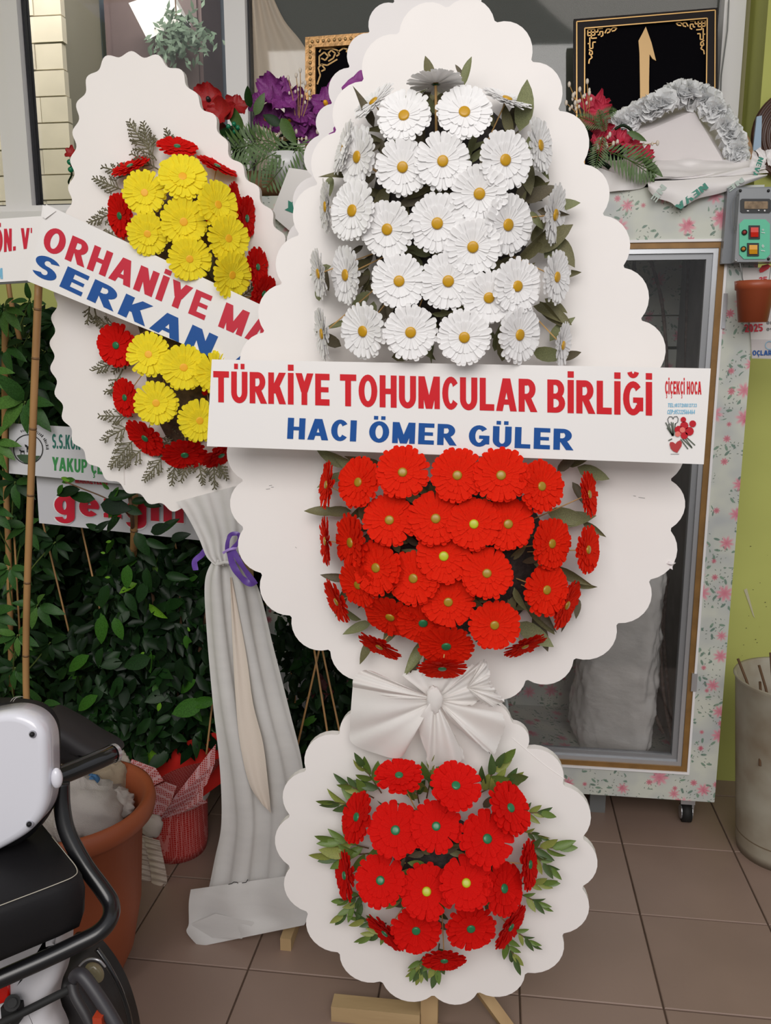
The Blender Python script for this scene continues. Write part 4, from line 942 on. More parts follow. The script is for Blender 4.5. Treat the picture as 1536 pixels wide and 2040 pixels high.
def frame(name, x0, x1, z0, z1, w, y0, y1, m):
    b = MB(); b.box(x0,x1,y0,y1,z1-w,z1); b.box(x0,x1,y0,y1,z0,z0+w); b.box(x0,x0+w,y0,y1,z0+w,z1-w); b.box(x1-w,x1,y0,y1,z0+w,z1-w); return b.build(name, m, fg)
frame('white_bead', hxl, hxr, hz0, hz1, .007, YF-.006, YF+.03, M_upvc)
frame('brass_strip', hxl+.007, hxr-.007, hz0+.007, hz1-.007, .016, YF-.001, YF+.03, M_brass)
frame('door_frame', hxl+.023, hxr-.023, hz0+.023, hz1-.023, .013, YF+.004, YF+.03, M_alu)
frame('door_frame', hxl+.036, hxr-.036, hz0+.036, hz1-.036, .016, YF+.012, YF+.035, mat('dull aluminium', rgb(150, 152, 156), .4, metal=.5))
gi = bx('door_glass', hxl+.05, hxr-.05, YF+.02, YF+.024, hz0+.05, hz1-.05, M_glass)
b = MB(); b.box(hxr-.004, hxr+.006, YF-.010, YF, at(1400,640,YF).z-.02, at(1400,600,YF).z+.02); b.build('hinge', M_alu, fg)
b = MB(); b.box(hxr-.014, hxr+.002, YF-.010, YF, at(1380,1375,YF).z, at(1380,1340,YF).z); b.build('catch', M_alu, fg)
for cxp in (fxr-.062, fxl+.1, (fxl+fxr)/2):
    for yy in (YF+.085, YK-.08):
        b = MB(); b.tube([(cxp-.014, yy, .032), (cxp+.014, yy, .032)], .032, 18); w_ = b.build('caster', M_black_rub, fg, True)
        b = MB(); b.tube([(cxp-.018, yy, .032), (cxp-.0145, yy, .032)], .022, 14); b.tube([(cxp+.0145, yy, .032), (cxp+.018, yy, .032)], .022, 14); b.build('wheel_cap', M_alu, w_)
        b = MB(); b.box(cxp-.022, cxp+.022, yy-.02, yy+.02, .068, fz0); b.tube([(cxp+.019, yy, .03), (cxp+.019, yy-.005, .068)], .006, 6); b.build('caster_fork', M_alu, w_)
b = MB(); b.box(at(1175,1600,YF+.1).x, at(1175,1600,YF+.1).x+.05, YF+.1, YF+.14, 0, fz0); b.build('support_block', M_grey_ink, fg)
# inside: sack, sticks, dark pot
zf = hz0-.02
sk = thing('plastic_sack', 'bulging crinkled clear plastic sack standing inside the cooler', 'sack', (at(1225,1420,2.62).x, 2.66, zf))
cx_ = at(1228,1300,2.62).x; 
def sackfn(u, v):
    a = 2*math.pi*u; z = zf+.001+v*.78; w = .128*(1-.10*v)
    if v > .78: w *= max(.08, 1-((v-.78)/.22)**1.6)
    if v < .07: w *= .80+.20*v/.07
    ex = math.copysign(abs(math.cos(a))**.6, math.cos(a)); ey = math.copysign(abs(math.sin(a))**.8, math.sin(a))
    p = Vector((math.cos(a), math.sin(a), v*3))
    q = 1+.13*noise.noise(p*1.3+Vector((3,0,0)))+.06*noise.noise(Vector((p.x*4, p.y*4, v*16)))+.03*noise.noise(Vector((p.x*9, p.y*9+4, v*44)))
    dx = w*ex*q+.035*v
    return Vector((cx_+dx, 2.70+.085*(w/.128)*ey*q-.42*dx, z))
b = MB(); b.grid(sackfn, 80, 80)
M_sack = mat('cloudy polythene', rgb(242, 240, 238), .16, col2=rgb(214, 212, 210), scale=7, bump=.7, bscale=30, stretch=(1, 1, 1.6), coat=.6)
b.build('sack_body', M_sack, sk, True)
M_bark = mat('dark bark', rgb(82, 62, 54), .8, col2=rgb(120, 104, 96), scale=60)
for i, pts in enumerate([[(1290,500,2.9),(1303,540,2.88),(1318,600,2.87),(1326,680,2.86),(1330,780,2.84)], [(1322,1190,2.75),(1316,1280,2.72),(1322,1380,2.68),(1338,1470,2.62)], [(1312,1200,2.78),(1304,1300,2.76),(1300,1400,2.72),(1322,1462,2.66)], [(1330,1150,2.8),(1322,1260,2.78),(1334,1400,2.72),(1343,1480,2.64)], [(1372,520,2.9),(1368,640,2.88),(1366,760,2.86)], [(1264,508,2.85),(1262,560,2.84),(1258,620,2.84)]]):
    b = MB(); b.tube(crom([at(*p) for p in pts], 5), [.007-.002*abs(math.sin(j)) for j in range((len(pts)-1)*5+1)], 7)
    tag(b.build('dry_branch', M_bark, None, True), ['long dark branch slanting down from the top right inside the cooler', 'pale barked stick nearest the sack in the lower right of the cooler', 'leftmost thin stick rising beside the sack inside the cooler', 'thick stick closest to the door frame in the lower right of the cooler', 'short straight branch in the top right corner inside the cooler', 'short dark rod hanging in the upper part of the cooler behind the boards'][i], 'branch', 'dry branches inside the cooler')
def cane(pts, r, label, nodes=True, name='bamboo_cane', m=None, group=None):
    P_ = [Vector(p) if isinstance(p, Vector) else at(*p) for p in pts]; c = crom(P_, 8)
    t = thing(name, label, 'cane', P_[-1], group)
    b = MB(); b.tube(c, r, 10); b.build('shaft', m or M_cane, t, True)
    if nodes:
        L_ = (c[-1]-c[0]).length; k = 0; s = .12
        while s < L_-.05:
            p = sample(c, s/L_); d = (sample(c, s/L_+.02)-sample(c, s/L_-.02)).normalized(); b = MB(); b.tube([p-d*.003, p, p+d*.003], [r*1.01, r*1.09, r*1.01], 10); b.build('node', M_cane_node, t, True); s += .17+.03*(k % 2); k += 1
    return t
_at0 = at
def at(x, y, Y): return _at0(x, y, Y+DY)
# on the cooler front: control box, little pot, calendar
mx0, mx1 = at(1446,450,2.41).x, at(1548,450,2.41).x
mz0, mz1 = at(1480,524,2.41).z, at(1480,372,2.41).z
ct = thing('control_box', 'grey control box with red and yellow rocker switches at the upper right of the cooler', 'control box', (mx0+.05, 2.44+DY, mz0))
M_cb = mat('smoky grey plastic', rgb(146, 150, 154), .25, coat=.4); M_cb2 = mat('grey plastic case', rgb(122, 126, 132), .35)
bx('back_case', mx0, mx1, 2.42+DY, 2.449+DY, mz0, mz1, M_cb2, ct)
b = MB(); b.box(at(1466,500,2.38).x, mx1, 2.385+DY, 2.42+DY, at(1466,522,2.385).z, at(1466,376,2.385).z); b.build('case_front', M_cb, ct)
def pp(name, poly, Y, m, th, parent=ct): b = MB(); b.prism([at(x, y, Y) for x, y in poly], th); return b.build(name, m, parent)
def rr(x0, y0, x1, y1, r=4): return [(x0+r,y0),(x1-r,y0),(x1,y0+r),(x1,y1-r),(x1-r,y1),(x0+r,y1),(x0,y1-r),(x0,y0+r)]
pp('display_bezel', rr(1475,396,1536,424,3), 2.382, M_black_ink, .003)
pp('display_glass', rr(1483,401,1530,416,1), 2.3805, mat('sepia glass', rgb(170, 146, 116), .15, col2=rgb(96, 80, 64), scale=50), .002)
print_poly(ct, [[(1488,419),(1492,419),(1492,421),(1488,421)],[(1510,418),(1513,418),(1513,420),(1510,420)],[(1522,418),(1525,418),(1525,421),(1522,421)]], 2.381, M_upvc)
pp('switch_plate', rr(1473,437,1534,516,9), 2.382, mat('mint plate', rgb(96, 196, 160), .35), .003)
for (x0,y0,x1,y1), m, nm in (((1494,451,1512,474), mat('red rocker', rgb(214,40,24), .25), 'red'), ((1491,486,1510,508), mat('amber rocker', rgb(222,156,26), .25), 'yellow')):
    f = pp('switch_bezel', [(x0-2,y0-2),(x1+2,y0-2),(x1+2,y1+2),(x0-2,y1+2)], 2.378, M_black_ink, .004)
    b = MB(); b.prism([at(x0+2,y0+2,2.374),at(x1-1,y0+2,2.374),at(x1-1,(y0+y1)/2,2.371),at(x0+2,(y0+y1)/2,2.371)], .006); b.prism([at(x0+2,(y0+y1)/2,2.371),at(x1-1,(y0+y1)/2,2.371),at(x1-1,y1-2,2.375),at(x0+2,y1-2,2.375)], .006); o = b.build('rocker', m, f); o['label'] = nm+' rocker'
for x, y, m in ((1483,463,mat('red lamp', rgb(150,50,50), .2)), (1481,496,mat('amber lamp', rgb(190,130,50), .2))):
    b = MB(); b.ball(at(x,y,2.381), .0075, 12, 8); b.build('lamp_rim', M_black_ink, ct, True); b = MB(); b.ball(at(x,y,2.377), .005, 10, 6); b.build('indicator_lamp', m, ct, True)
for x, y in ((1466,519),(1531,516),(1475,380),(1531,380)):
    b = MB(); b.ball(at(x,y,2.384), .004, 8, 6); b.build('screw', M_alu if x == 1466 else M_black_ink, ct, True)
strokes(ct, [[(1520,456),(1520,460)],[(1518,458),(1522,458)],[(1517,463),(1524,464)],[(1518,490),(1520,487),(1522,491),(1520,493),(1518,490)],[(1516,499),(1524,500)]], 2.381, 1.2, M_upvc)
b = MB(); b.tube(crom([at(1474,384,2.40), at(1462,400,2.40), at(1461,440,2.40), at(1466,470,2.40), at(1475,530,2.39), at(1481,562,2.37)], 6), .0012, 5); b.build('wire', M_grey_ink, ct)
pt = thing('small_pot', 'small empty brown plastic pot hanging by a wire under the control box', 'pot', at(1500,640,2.36))
pc = at(1503,600,2.36); zt, zb = at(1503,560,2.36).z, at(1503,642,2.36).z
b = MB(); b.lathe([(.0001,zb+.002),(.037,zb),(.047,zt-.024),(.051,zt-.022),(.0535,zt),(.050,zt),(.046,zt-.02),(.036,zb+.01)], (pc.x, 2.36+DY, 0), 32); b.build('pot_body', M_terra2, pt, True)
b = MB(); b.tube([Vector((pc.x-.03,2.37+DY,zt-.005)), at(1478,530,2.40)], .0008, 4); b.tube([Vector((pc.x+.035,2.37+DY,zt-.005)), at(1536,530,2.40)], .0008, 4); b.build('wire', M_grey_ink, pt)
kl = thing('wall_calendar', 'white wall calendar behind the little brown pot, red and blue print', 'calendar', at(1520,710,2.44))
b = MB(); b.prism([at(1476,533,2.444), at(1580,533,2.444), at(1580,716,2.444), at(1498,714,2.444), at(1494,640,2.444)], .003); b.build('sheet', mat('calendar paper', rgb(208, 204, 202), .6), kl)
b = MB(); b.prism([at(1497,676,2.443), at(1580,677,2.443), at(1580,715,2.443), at(1499,713,2.443)], .0008); b.build('lower_sheet', mat('calendar footer', rgb(188, 182, 182), .6), kl)
lettering('2025', [(1484,662),(1520,660),(1482,646),(1519,645)], 2.443, M_red2, kl)
lettering('08', [(1527,646),(1540,646),(1527,640),(1540,640)], 2.443, M_grey_ink, kl); lettering('09', [(1527,659),(1540,659),(1527,653),(1540,653)], 2.443, M_grey_ink, kl)
lettering('OÇLARI', [(1499,708),(1541,708),(1499,698),(1541,698)], 2.4415, M_blue_ink, kl)
lettering('25', [(1512,562),(1528,560),(1512,552),(1528,551)], 2.443, M_red2, kl)
print_poly(kl, [[(1512,538),(1518,529),(1530,526),(1536,530),(1530,536),(1520,542),(1514,543)]], 2.443, M_red_ink); strokes(kl, [circ(1533,688,8,16)+[(1541,688)]], 2.4415, 1.2, M_cyan_ink)

# ---------------------------------------------------------------- things on top of the cooler
ZT = fz1
sg = thing('framed_sign', 'black framed plaque with gold corner fretwork and a tall gold stroke letter', 'sign', at(1290,300,2.9))
YG = 2.88
b = MB(); b.prism([at(1143,38,YG), at(1430,15,YG), at(1430,368,YG), at(1143,368,YG)], .02); b.build('back_board', M_black_velvet, sg)
def bar4(name, x0a, y0a, x1a, y1a, x1b, y1b, x0b, y0b, Y, th, m, p): b = MB(); b.prism([at(x0a,y0a,Y), at(x1a,y1a,Y), at(x1b,y1b,Y), at(x0b,y0b,Y)], th); return b.build(name, m, p)
bar4('frame_side', 1143,38,1430,15,1408,36,1166,55, YG-.012, .012, M_black_frame, sg)
bar4('frame_side', 1143,38,1166,55,1166,368,1143,368, YG-.012, .012, M_black_frame, sg)
bar4('frame_side', 1408,36,1430,15,1430,368,1406,368, YG-.012, .012, M_black_frame, sg)
gl_ = [[(1149,368),(1149,43),(1425,20),(1423,368)], [(1164,368),(1165,56),(1409,36),(1405,368)]]
for ln in gl_: strokes(sg, [ln], YG-.0125, 2.2, M_gold, 'gold_line')
stroke = [(1286.6,53),(1298,85),(1307,121),(1300,117),(1294,108),(1293,163),(1293,245),(1276,245),(1275,163),(1274,105),(1272,81),(1279,68)]
pp('gold_letter', stroke, YG-.006, mat('brushed gold', rgb(196, 160, 108), .4, metal=.3), .006, sg)
def fret(mx_, X0, Y0, sy=0):
    z = lambda pts: [(X0+mx_*x, Y0+y+sy*x) for x, y in pts]
    return [z([(0,14),(0,2),(14,2),(14,14),(0,14)]), z([(7,2),(7,20),(18,20)]), z([(0,8),(20,8),(20,2),(30,2)]), z([(4,18),(4,40),(10,40),(10,28),(16,28)]), z([(20,14),(24,14),(24,8),(30,8),(30,16),(26,18)]), z([(0,30),(4,30)]),
            z([(34,12),(38,4),(44,4),(44,10),(38,12)]), z([(44,8),(50,2),(58,3),(54,8),(48,9)]), z([(2,42),(9,46),(9,52),(3,52),(4,46)]), z([(6,54),(9,58),(3,62),(2,70)])]
strokes(sg, fret(1, 1171, 57, -.08), YG-.001, 2.4, M_gold, 'corner_fretwork'); strokes(sg, fret(-1, 1405, 38, .08), YG-.001, 2.4, M_gold, 'corner_fretwork')
gf = thing('gilt_frame', 'gilt picture frame with a black panel and scroll corner, behind the purple flowers', 'picture frame', at(680,300,2.9))
YQ = 2.84
pp('panel', [(608,74),(790,60),(790,422),(608,422)], YQ, M_black_velvet, .012, gf)
M_gf = mat('gilt moulding', rgb(176, 134, 84), .35, metal=.5, var=.25, scale=70, bump=.4, bscale=90)
bar4('frame_side', 608,74,790,60,790,83,628,94, YQ-.018, .018, M_gf, gf); bar4('frame_side', 608,74,628,94,628,422,608,422, YQ-.018, .018, M_gf, gf)
b = MB()
for k in range(24): b.ball(at(618, 92+k*11, YQ-.019), .0055, 6, 4)
for k in range(14): b.ball(at(622+k*11, 83-k*.9, YQ-.019), .0055, 6, 4)
b.build('beading', mat('bright gilt', rgb(206, 170, 120), .3, metal=.6), gf, True, kind='stuff')
sc_ = [[(632,168),(638,150),(634,135),(640,128),(648,138),(640,142)],[(636,130),(636,112),(646,104),(654,112),(648,120),(640,116)],[(654,122),(664,116),(668,106),(660,100),(654,106),(658,112)],[(636,104),(640,96),(650,98),(660,96),(672,100),(676,108),(670,112)],[(672,104),(684,96),(692,98),(690,104)],[(640,128),(652,130),(662,124),(672,118)]]
strokes(gf, sc_, YQ-.001, 3, M_dark_orn, 'scroll_corner')
# tube and paper
tb = thing('cardboard_tube', 'thick brown cardboard tube lying on top of the cooler, left end', 'tube', (at(520,390,2.6).x, 2.66, ZT))
b = MB(); r_ = .037; zc_ = at(540,365,2.6).z; b.tube([(at(455,365,2.6).x,2.66,zc_), (at(660,360,2.6).x,2.66,zc_)], r_, 24, False); b.tube([(at(455,365,2.6).x,2.66,zc_), (at(660,360,2.6).x,2.66,zc_)], r_-.005, 24, False)
b.build('tube_wall', mat('brown kraft', rgb(150, 112, 82), .6, var=.08, scale=10), tb, True)
pf = thing('paper_sheet', 'white printed sheet with a teal mark hanging over the cooler edge by the tube', 'paper', at(590,460,2.42))
pp('sheet', [(576,334),(650,345),(640,480),(598,478),(540,428)], 2.42, M_paper, .0015, pf)
print_poly(pf, [[(567,418),(574,414),(574,399),(581,403),(590,398),(590,425),(582,424)]], 2.42, M_teal_ink)
# styrofoam wedge with white carnations
wd = thing('foam_wedge', 'white styrofoam wedge edged with white carnations in front of the plaque', 'foam decoration', at(1370,325,2.6))
YW_ = 2.58
bk = [at(1247,252,YW_+.05), at(1376,204,YW_+.08), at(1400,212,YW_+.10), at(1475,330,YW_+.1), at(1240,330,YW_+.1)]
ft = [at(1262,272,YW_-.02), at(1380,222,YW_), at(1384,224,YW_), at(1455,345,YW_-.03), at(1296,345,YW_-.03)]
b = MB(); b.add(bk+ft, [(5,6,7,8,9), (4,3,2,1,0), (0,1,6,5), (1,2,7,6), (2,3,8,7), (3,4,9,8), (4,0,5,9)]); b.build('foam_block', M_styro, wd)
def carn_mesh(seed, m, n=60, nm='carnation'):
    rn = random.Random(seed); b = MB()
    for k in range(n):
        z = rn.uniform(-.1,1); a = rn.uniform(0,6.28); s = math.sqrt(max(0,1-z*z)); d = Vector((s*math.cos(a), s*math.sin(a), z)); t = d.orthogonal().normalized(); t = Matrix.Rotation(rn.uniform(0,6.28),3,d) @ t; u = d.cross(t)
        c0 = d*rn.uniform(.25,.45); w = rn.uniform(.30,.42); L_ = rn.uniform(.85,1.05)
        b.add([c0-t*w*.3, c0+t*w*.3, d*L_*.85-t*w+u*.08, d*L_+u*rn.uniform(-.1,.15), d*L_*.85+t*w-u*.08], [(0,2,3),(0,3,1),(1,3,4)])
    return me_new(nm, b.v, b.f, False, [m])
CARN = [carn_mesh(s, M_carn) for s in (1,2,3)]
def head(parent, me, name, px, py, Y, rpx, tilt=(0,-1,.4), **k):
    n_ = Vector(tilt).normalized(); x = n_.orthogonal(); M = basis(at(px,py,Y), x, n_, rpx*Y/FPX); return place(name, me, parent, M, **k)
for x, y, r in [(1234,246,17),(1252,238,18),(1268,228,17),(1286,222,18),(1302,214,19),(1322,206,20),(1340,196,20),(1358,188,20),(1374,186,18),(1392,196,20),(1408,204,20),(1420,220,19),(1432,236,19),(1442,252,19),(1452,268,18),(1460,284,18),(1466,300,17),(1470,314,16)]:
    head(wd, CARN[_rf.randrange(3)], 'carnation', x, y, YW_-.0+rnd.uniform(-.01,.02)-.015, r*1.45, (rnd.uniform(-.5,.5), -1, .5))
wr_ = thing('wrapping_sheet', 'crumpled white plastic wrap printed with green letters, hanging off the cooler top', 'plastic wrap', at(1380,380,2.44))
def sheet(parent, name, quad, m, amp, k, nu=40, nv=14, seed=0):
    A_, B_, C_, D_2 = [at(*q) for q in quad]; b = MB()
    def fn(u, v):
        p = A_.lerp(B_, u).lerp(D_2.lerp(C_, u), v); p.y -= amp*noise.noise(Vector((u*k, v*k*.5, seed)))*2; p.z += amp*.5*noise.noise(Vector((u*k, v*k*.5, seed+5))); return p
    b.grid(fn, nu, nv); return b.build(name, m, parent, True)
c1 = crom([at(1180,330,2.47), at(1230,345,2.46), at(1300,352,2.45), at(1380,350,2.45), at(1450,340,2.46), at(1520,330,2.48)], 8)
c2 = crom([at(1190,384,2.44), at(1230,381,2.44), at(1280,374,2.44), at(1300,358,2.44), at(1380,356,2.44), at(1450,350,2.44), at(1530,345,2.46)], 8)
b = MB(); b.grid(lambda u, v: sample(c1, u).lerp(sample(c2, u), v)+Vector((0,-.006*math.sin(u*23+v*4),0)), 50, 6); b.build('wrap_fold', M_paper, wr_, True)
sheet(wr_, 'wrap_fold', [(1200,318,2.56),(1500,318,2.56),(1516,352,2.46),(1196,352,2.46)], M_paper, .01, 6, seed=2)
fl1 = crom([at(1288,362,2.435), at(1370,357,2.43), at(1450,351,2.435), at(1528,347,2.44)], 10)
fl2 = crom([at(1291,378,2.425), at(1305,393,2.42), at(1335,402,2.415), at(1355,414,2.415), at(1390,396,2.42), at(1430,386,2.425), at(1470,373,2.43), at(1500,362,2.435), at(1526,352,2.44)], 8)
b = MB(); b.grid(lambda u, v: sample(fl1, u).lerp(sample(fl2, u**1.1), v)+Vector((0,-.004*math.sin(u*17)-.012*math.sin(math.pi*v),0)), 60, 10); b.build('hanging_flap', M_paper, wr_, True)
def diag(s, x0, y0, x1, y1, h, Y, m, parent, nm='lettering'):
    d = Vector((x1-x0, y1-y0)).normalized(); up = Vector((d.y, -d.x))*h; lettering(s, [(x0,y0),(x1,y1),(x0+up.x,y0+up.y),(x1+up.x,y1+up.y)], Y, m, parent, nm)
diag('NEVA', 1404, 364, 1344, 410, 13, 2.408, M_teal_ink, wr_); diag('NEVA', 1512, 312, 1498, 352, 10, 2.43, M_teal_ink, wr_)
diag('NE', 1318, 366, 1296, 396, 13, 2.412, mat('pale green outline', rgb(176, 190, 182), .4), wr_); diag('NE', 1478, 353, 1448, 374, 10, 2.418, mat('pale green outline 2', rgb(176, 190, 182), .4), wr_)
for q in ([(1490,345,2.47),(1500,300,2.47),(1520,320,2.47),(1528,335,2.46)], [(1505,300,2.475),(1516,292,2.475),(1528,310,2.475),(1522,335,2.47)], [(1525,300,2.48),(1560,290,2.48),(1560,330,2.48),(1530,330,2.48)]):
    sheet(wr_, 'torn_tip', q, M_paper, .006, 5, 12, 8, q[0][0])
dk = thing('ribbed_disc', 'dark brown ribbed wooden disc cut off by the right edge of the picture', 'disc', at(1560,330,2.79))
b = MB(); pc = at(1576,268,2.79); R0 = 78*2.79/FPX
prof = [(R0, 0)]
for k in range(5): prof += [(R0*(1-.03-.11*k), -.012), (R0*(1-.07-.11*k), -.014), (R0*(1-.10-.11*k), -.003)]
prof += [(.001, -.008)]
vs = []; fs = []; n_ = 40
for r0, d0 in prof:
    for k in range(n_): vs.append(pc+Vector((r0*.9*math.cos(2*math.pi*k/n_), d0, r0*math.sin(2*math.pi*k/n_))))
for i in range(len(prof)-1):
    for k in range(n_): fs.append((i*n_+k, i*n_+(k+1) % n_, (i+1)*n_+(k+1) % n_, (i+1)*n_+k))
b.add(vs, fs); b.build('disc_body', mat('dark walnut', rgb(76, 50, 40), .35, var=.2, scale=12), dk, True)
b = MB(); b.prism([at(1508,232,2.69), at(1518,230,2.69), at(1516,300,2.69), at(1500,300,2.69)], .01); tag(b.build('blue_card', mat('pale blue card', rgb(160, 184, 206), .6)), 'slip of pale blue card behind the ribbed disc', 'card')
b = MB(); b.tube(crom([at(1420,205,2.74), at(1445,245,2.72), at(1470,290,2.70), at(1478,330,2.70)], 8), .018, 10); b.tube(crom([at(1462,262,2.66), at(1482,275,2.65), at(1492,305,2.65), at(1486,330,2.65)], 8), .012, 10)
tag(b.build('basket_handle', mat('tan wicker', rgb(168, 132, 96), .6, var=.25, scale=60, bump=.4, bscale=90), None, True), 'tan wicker hoop behind the white carnations at the right', 'basket')

# silk flower clusters
def blossom(parent, px, py, Y, r, m, n, seed, ruf=.18, name='silk_flower', tilt=(0,-1,.35), cen=None, width=.95):
    rn = random.Random(seed); b = MB()
    for k in range(n):
        a = 2*math.pi*k/n+rn.uniform(-.2,.2); L_ = rn.uniform(.8,1.1); w = width*rn.uniform(.8,1.1); up = rn.uniform(.15,.6); ph = rn.uniform(0,6)
        ca, sa = math.cos(a), math.sin(a)
        def fn(u, v):
            s = (u-.5)*2; ww = w*.5*math.sin(math.pi*(.1+.8*v**.8))**.8; rr_ = L_*v*(1-.15*s*s*v); yy = s*ww
            zz = up*v*v*.8+ruf*v*math.sin(s*6+ph)*.5+.12*abs(s)*v
            return (rr_*ca-yy*sa, rr_*sa+yy*ca, zz)
        b.grid(fn, 8, 5)
    n_ = Vector(tilt).normalized(); M = basis(at(px,py,Y), n_.orthogonal(), n_, r*Y/FPX)
    f = place(name, me_new('petals', b.v, b.f, True, [m]), parent, M)
    if cen: place('flower_center', dome_mesh('flower_center', .14, .25, cen), f, M @ Matrix.Translation((0,0,.05)))
    return f
def fern(parent, px, py, ang, lpx, Y, m=None, wid=.35, n=14, name='fern_leaf', droop=.0, cup=0):
    m = m or M_fern; b = MB(); a = math.radians(ang); p0 = at(px,py,Y); L_ = lpx*Y/FPX; d = Vector((math.cos(a), -.1, math.sin(a))); s = Vector((-d.z, 0, d.x)).normalized()
    for k in range(n):
        t = (k+.5)/n; c = p0+d*L_*t+Vector((0,0,-droop*L_*t*t)); w = wid*L_*math.sin(math.pi*(.15+.8*t))
        for sg_ in (-1, 1):
            tip = c+s*sg_*w+d*w*.5+Vector((0,rnd.uniform(-.3,.1)*w,-.15*w)); mid = (c+tip)/2; q = d*L_/n*.42
            b.add([c, mid-q, tip, mid+q], [(0,1,2,3)])
    b.tube([p0+d*L_*t/6+Vector((0,0,-droop*L_*(t/6)**2)) for t in range(7)], .0012, 4)
    return b.build(name, m, parent)
def buds(parent, lst, Y, m=None, name='bud_twig', r=.0045):
    for x0, y0, x1, y1 in lst:
        b = MB(); p, q = at(x0,y0,Y), at(x1,y1,Y-.01); b.tube([p, (p+q)/2+Vector((.003,0,0)), q], .0011, 4); tw = b.build(name, M_stem, parent)
        b = MB(); b.ball(q, r, 6, 5, 1.7); b.ball(p.lerp(q,.75)+Vector((.006,0,0)), r*.8, 6, 5, 1.5); b.ball(p.lerp(q,.6)-Vector((.005,0,0)), r*.8, 6, 5, 1.5); b.build('bud', m or M_bud, tw, True)
pa = thing('silk_arrangement', 'purple orchid and red poppy silk arrangement on the cooler, left of the white boards', 'flower arrangement', at(560,345,2.62))
Yp = 2.60
for x, y, r, s_ in [(540,180,34,1),(565,195,36,2),(530,238,34,3),(590,215,36,4),(618,225,34,5),(650,208,32,6),(600,262,32,7),(625,262,30,8),(575,245,28,9),(560,255,26,10),(658,190,26,11),(512,205,22,12),(640,240,26,13)]:
    blossom(pa, x, y, Yp+rnd.uniform(-.04,.04), r, M_plum, 5, s_, .22, cen=M_orange_eye if s_ % 3 == 0 else None, tilt=(rnd.uniform(-.6,.6), -1, rnd.uniform(-.2,.8)))
blossom(pa, 416, 200, 2.56, 34, M_poppy, 5, 31, .15, 'poppy', (.1,-1,.3), M_black_ink, 1.3); blossom(pa, 440, 225, 2.53, 34, M_poppy, 5, 32, .15, 'poppy', (-.2,-1,.1), None, 1.3)
blossom(pa, 470, 212, 2.57, 24, M_poppy, 5, 33, .15, 'poppy', (.5,-1,.5), None, 1.2); blossom(pa, 432, 258, 2.6, 26, mat('dark red silk', rgb(96, 14, 20), .6), 5, 34, .15, 'poppy', (.2,-1,-.2), None, 1.2)
for x, y in ((455,252),(466,247),(468,262),(474,254)):
    b = MB(); b.ball(at(x,y,2.51), .007, 10, 7); b.build('berry', M_bead, pa, True)
for x, y, a, l, dr in [(560,285,180,130,.15),(580,290,200,120,.2),(600,285,230,110,.0),(560,290,160,100,.2),(580,285,300,90,.0),(620,275,250,90,0),(640,270,260,80,0),(520,280,195,80,.2)]:
    fern(pa, x, y, a, l, 2.5+rnd.uniform(-.03,.03), droop=dr)
for x, y, a, l in [(500,215,100,40),(508,230,60,45),(560,250,150,40),(560,235,300,60),(630,235,330,50),(620,285,300,50),(485,262,120,60),(495,270,170,60),(455,280,160,60),(470,285,200,55),(640,255,40,40),(492,190,80,14)]:
    leaf_at(pa, [leaf_mesh('leaf', M_fic[1], .5), leaf_mesh('leaf', M_fern, .42)], x, y, a, l, 2.54)
buds(pa, [(588,230,574,155),(594,230,590,150),(600,230,608,165),(596,235,598,140),(604,232,616,185),(500,270,470,232),(520,275,540,250),(530,280,560,262),(505,280,520,268),(480,282,462,268),(540,282,590,262),(545,285,580,270),(510,285,480,290),(560,280,610,276),(650,270,632,262)], 2.57)
b = MB(); cv = at(572,330,2.52); b.lathe([(.0001,-.05),(.035,-.05),(.055,-.01),(.058,.03),(.05,.03),(.045,0)], cv, 24); b.build('vase', mat('white glaze', rgb(220, 220, 222), .3), pa, True)
b = MB(); b.lathe([(.0001,0),(.07,0),(.09,.06),(.085,.06),(.06,.01)], (at(480,300,2.62).x, 2.70, ZT), 20); b.build('planter', M_black_vinyl, pa, True)
b = MB(); b.tube([(at(480,300,2.62).x, 2.70, ZT+.05), at(470,262,2.6)], .02, 6); b.tube([(at(560,300,2.62).x, 2.70, ZT+.0), at(575,262,2.61)], .03, 6); b.build('stem_bundle', M_fic[0], pa)
# its left tip shows beyond the egg board too
blossom(pa, 142, 305, 2.62, 14, M_poppy, 5, 35, .15, 'poppy', (.1,-1,.3)); 
for x, y in ((139,323),(141,338)): b = MB(); b.ball(at(x,y,2.62), .009, 10, 7); b.build('berry', M_bead, pa, True)
b = MB(); b.tube(crom([at(142,308,2.63), at(143,345,2.63), at(150,372,2.64), at(300,380,2.66), at(470,360,2.64)], 8), .003, 5); b.build('stem', M_fic[0], pa)
pk = thing('silk_arrangement', 'pink silk flower spray with white buds on the cooler beside the black plaque', 'flower arrangement', at(1200,345,2.52))
for x, y, r, s_ in [(1184,215,30,1),(1196,222,26,2),(1178,240,24,3),(1200,258,24,5),(1222,275,24,6),(1240,282,24,7),(1212,292,22,8),(1192,290,22,9),(1262,298,22,10),(1286,306,18,11),(1190,305,20,12)]:
    blossom(pk, x, y, 2.47+rnd.uniform(-.02,.03), r, M_pink, 7, 40+s_, .25, tilt=(rnd.uniform(-.6,.6), -1, rnd.uniform(-.2,.6)), width=.7)
for x, y, a, l, dr in [(1200,250,160,50,0),(1205,262,110,40,0),(1205,300,340,100,.1),(1230,305,330,80,.1),(1190,232,20,36,.1),(1200,270,260,60,0)]: fern(pk, x, y, a, l, 2.43, droop=dr)
for x, y, a, l in [(1280,318,320,50),(1290,330,290,35),(1250,262,330,40)]: leaf_at(pk, [leaf_mesh('leaf', M_fern, .3)], x, y, a, l, 2.43)
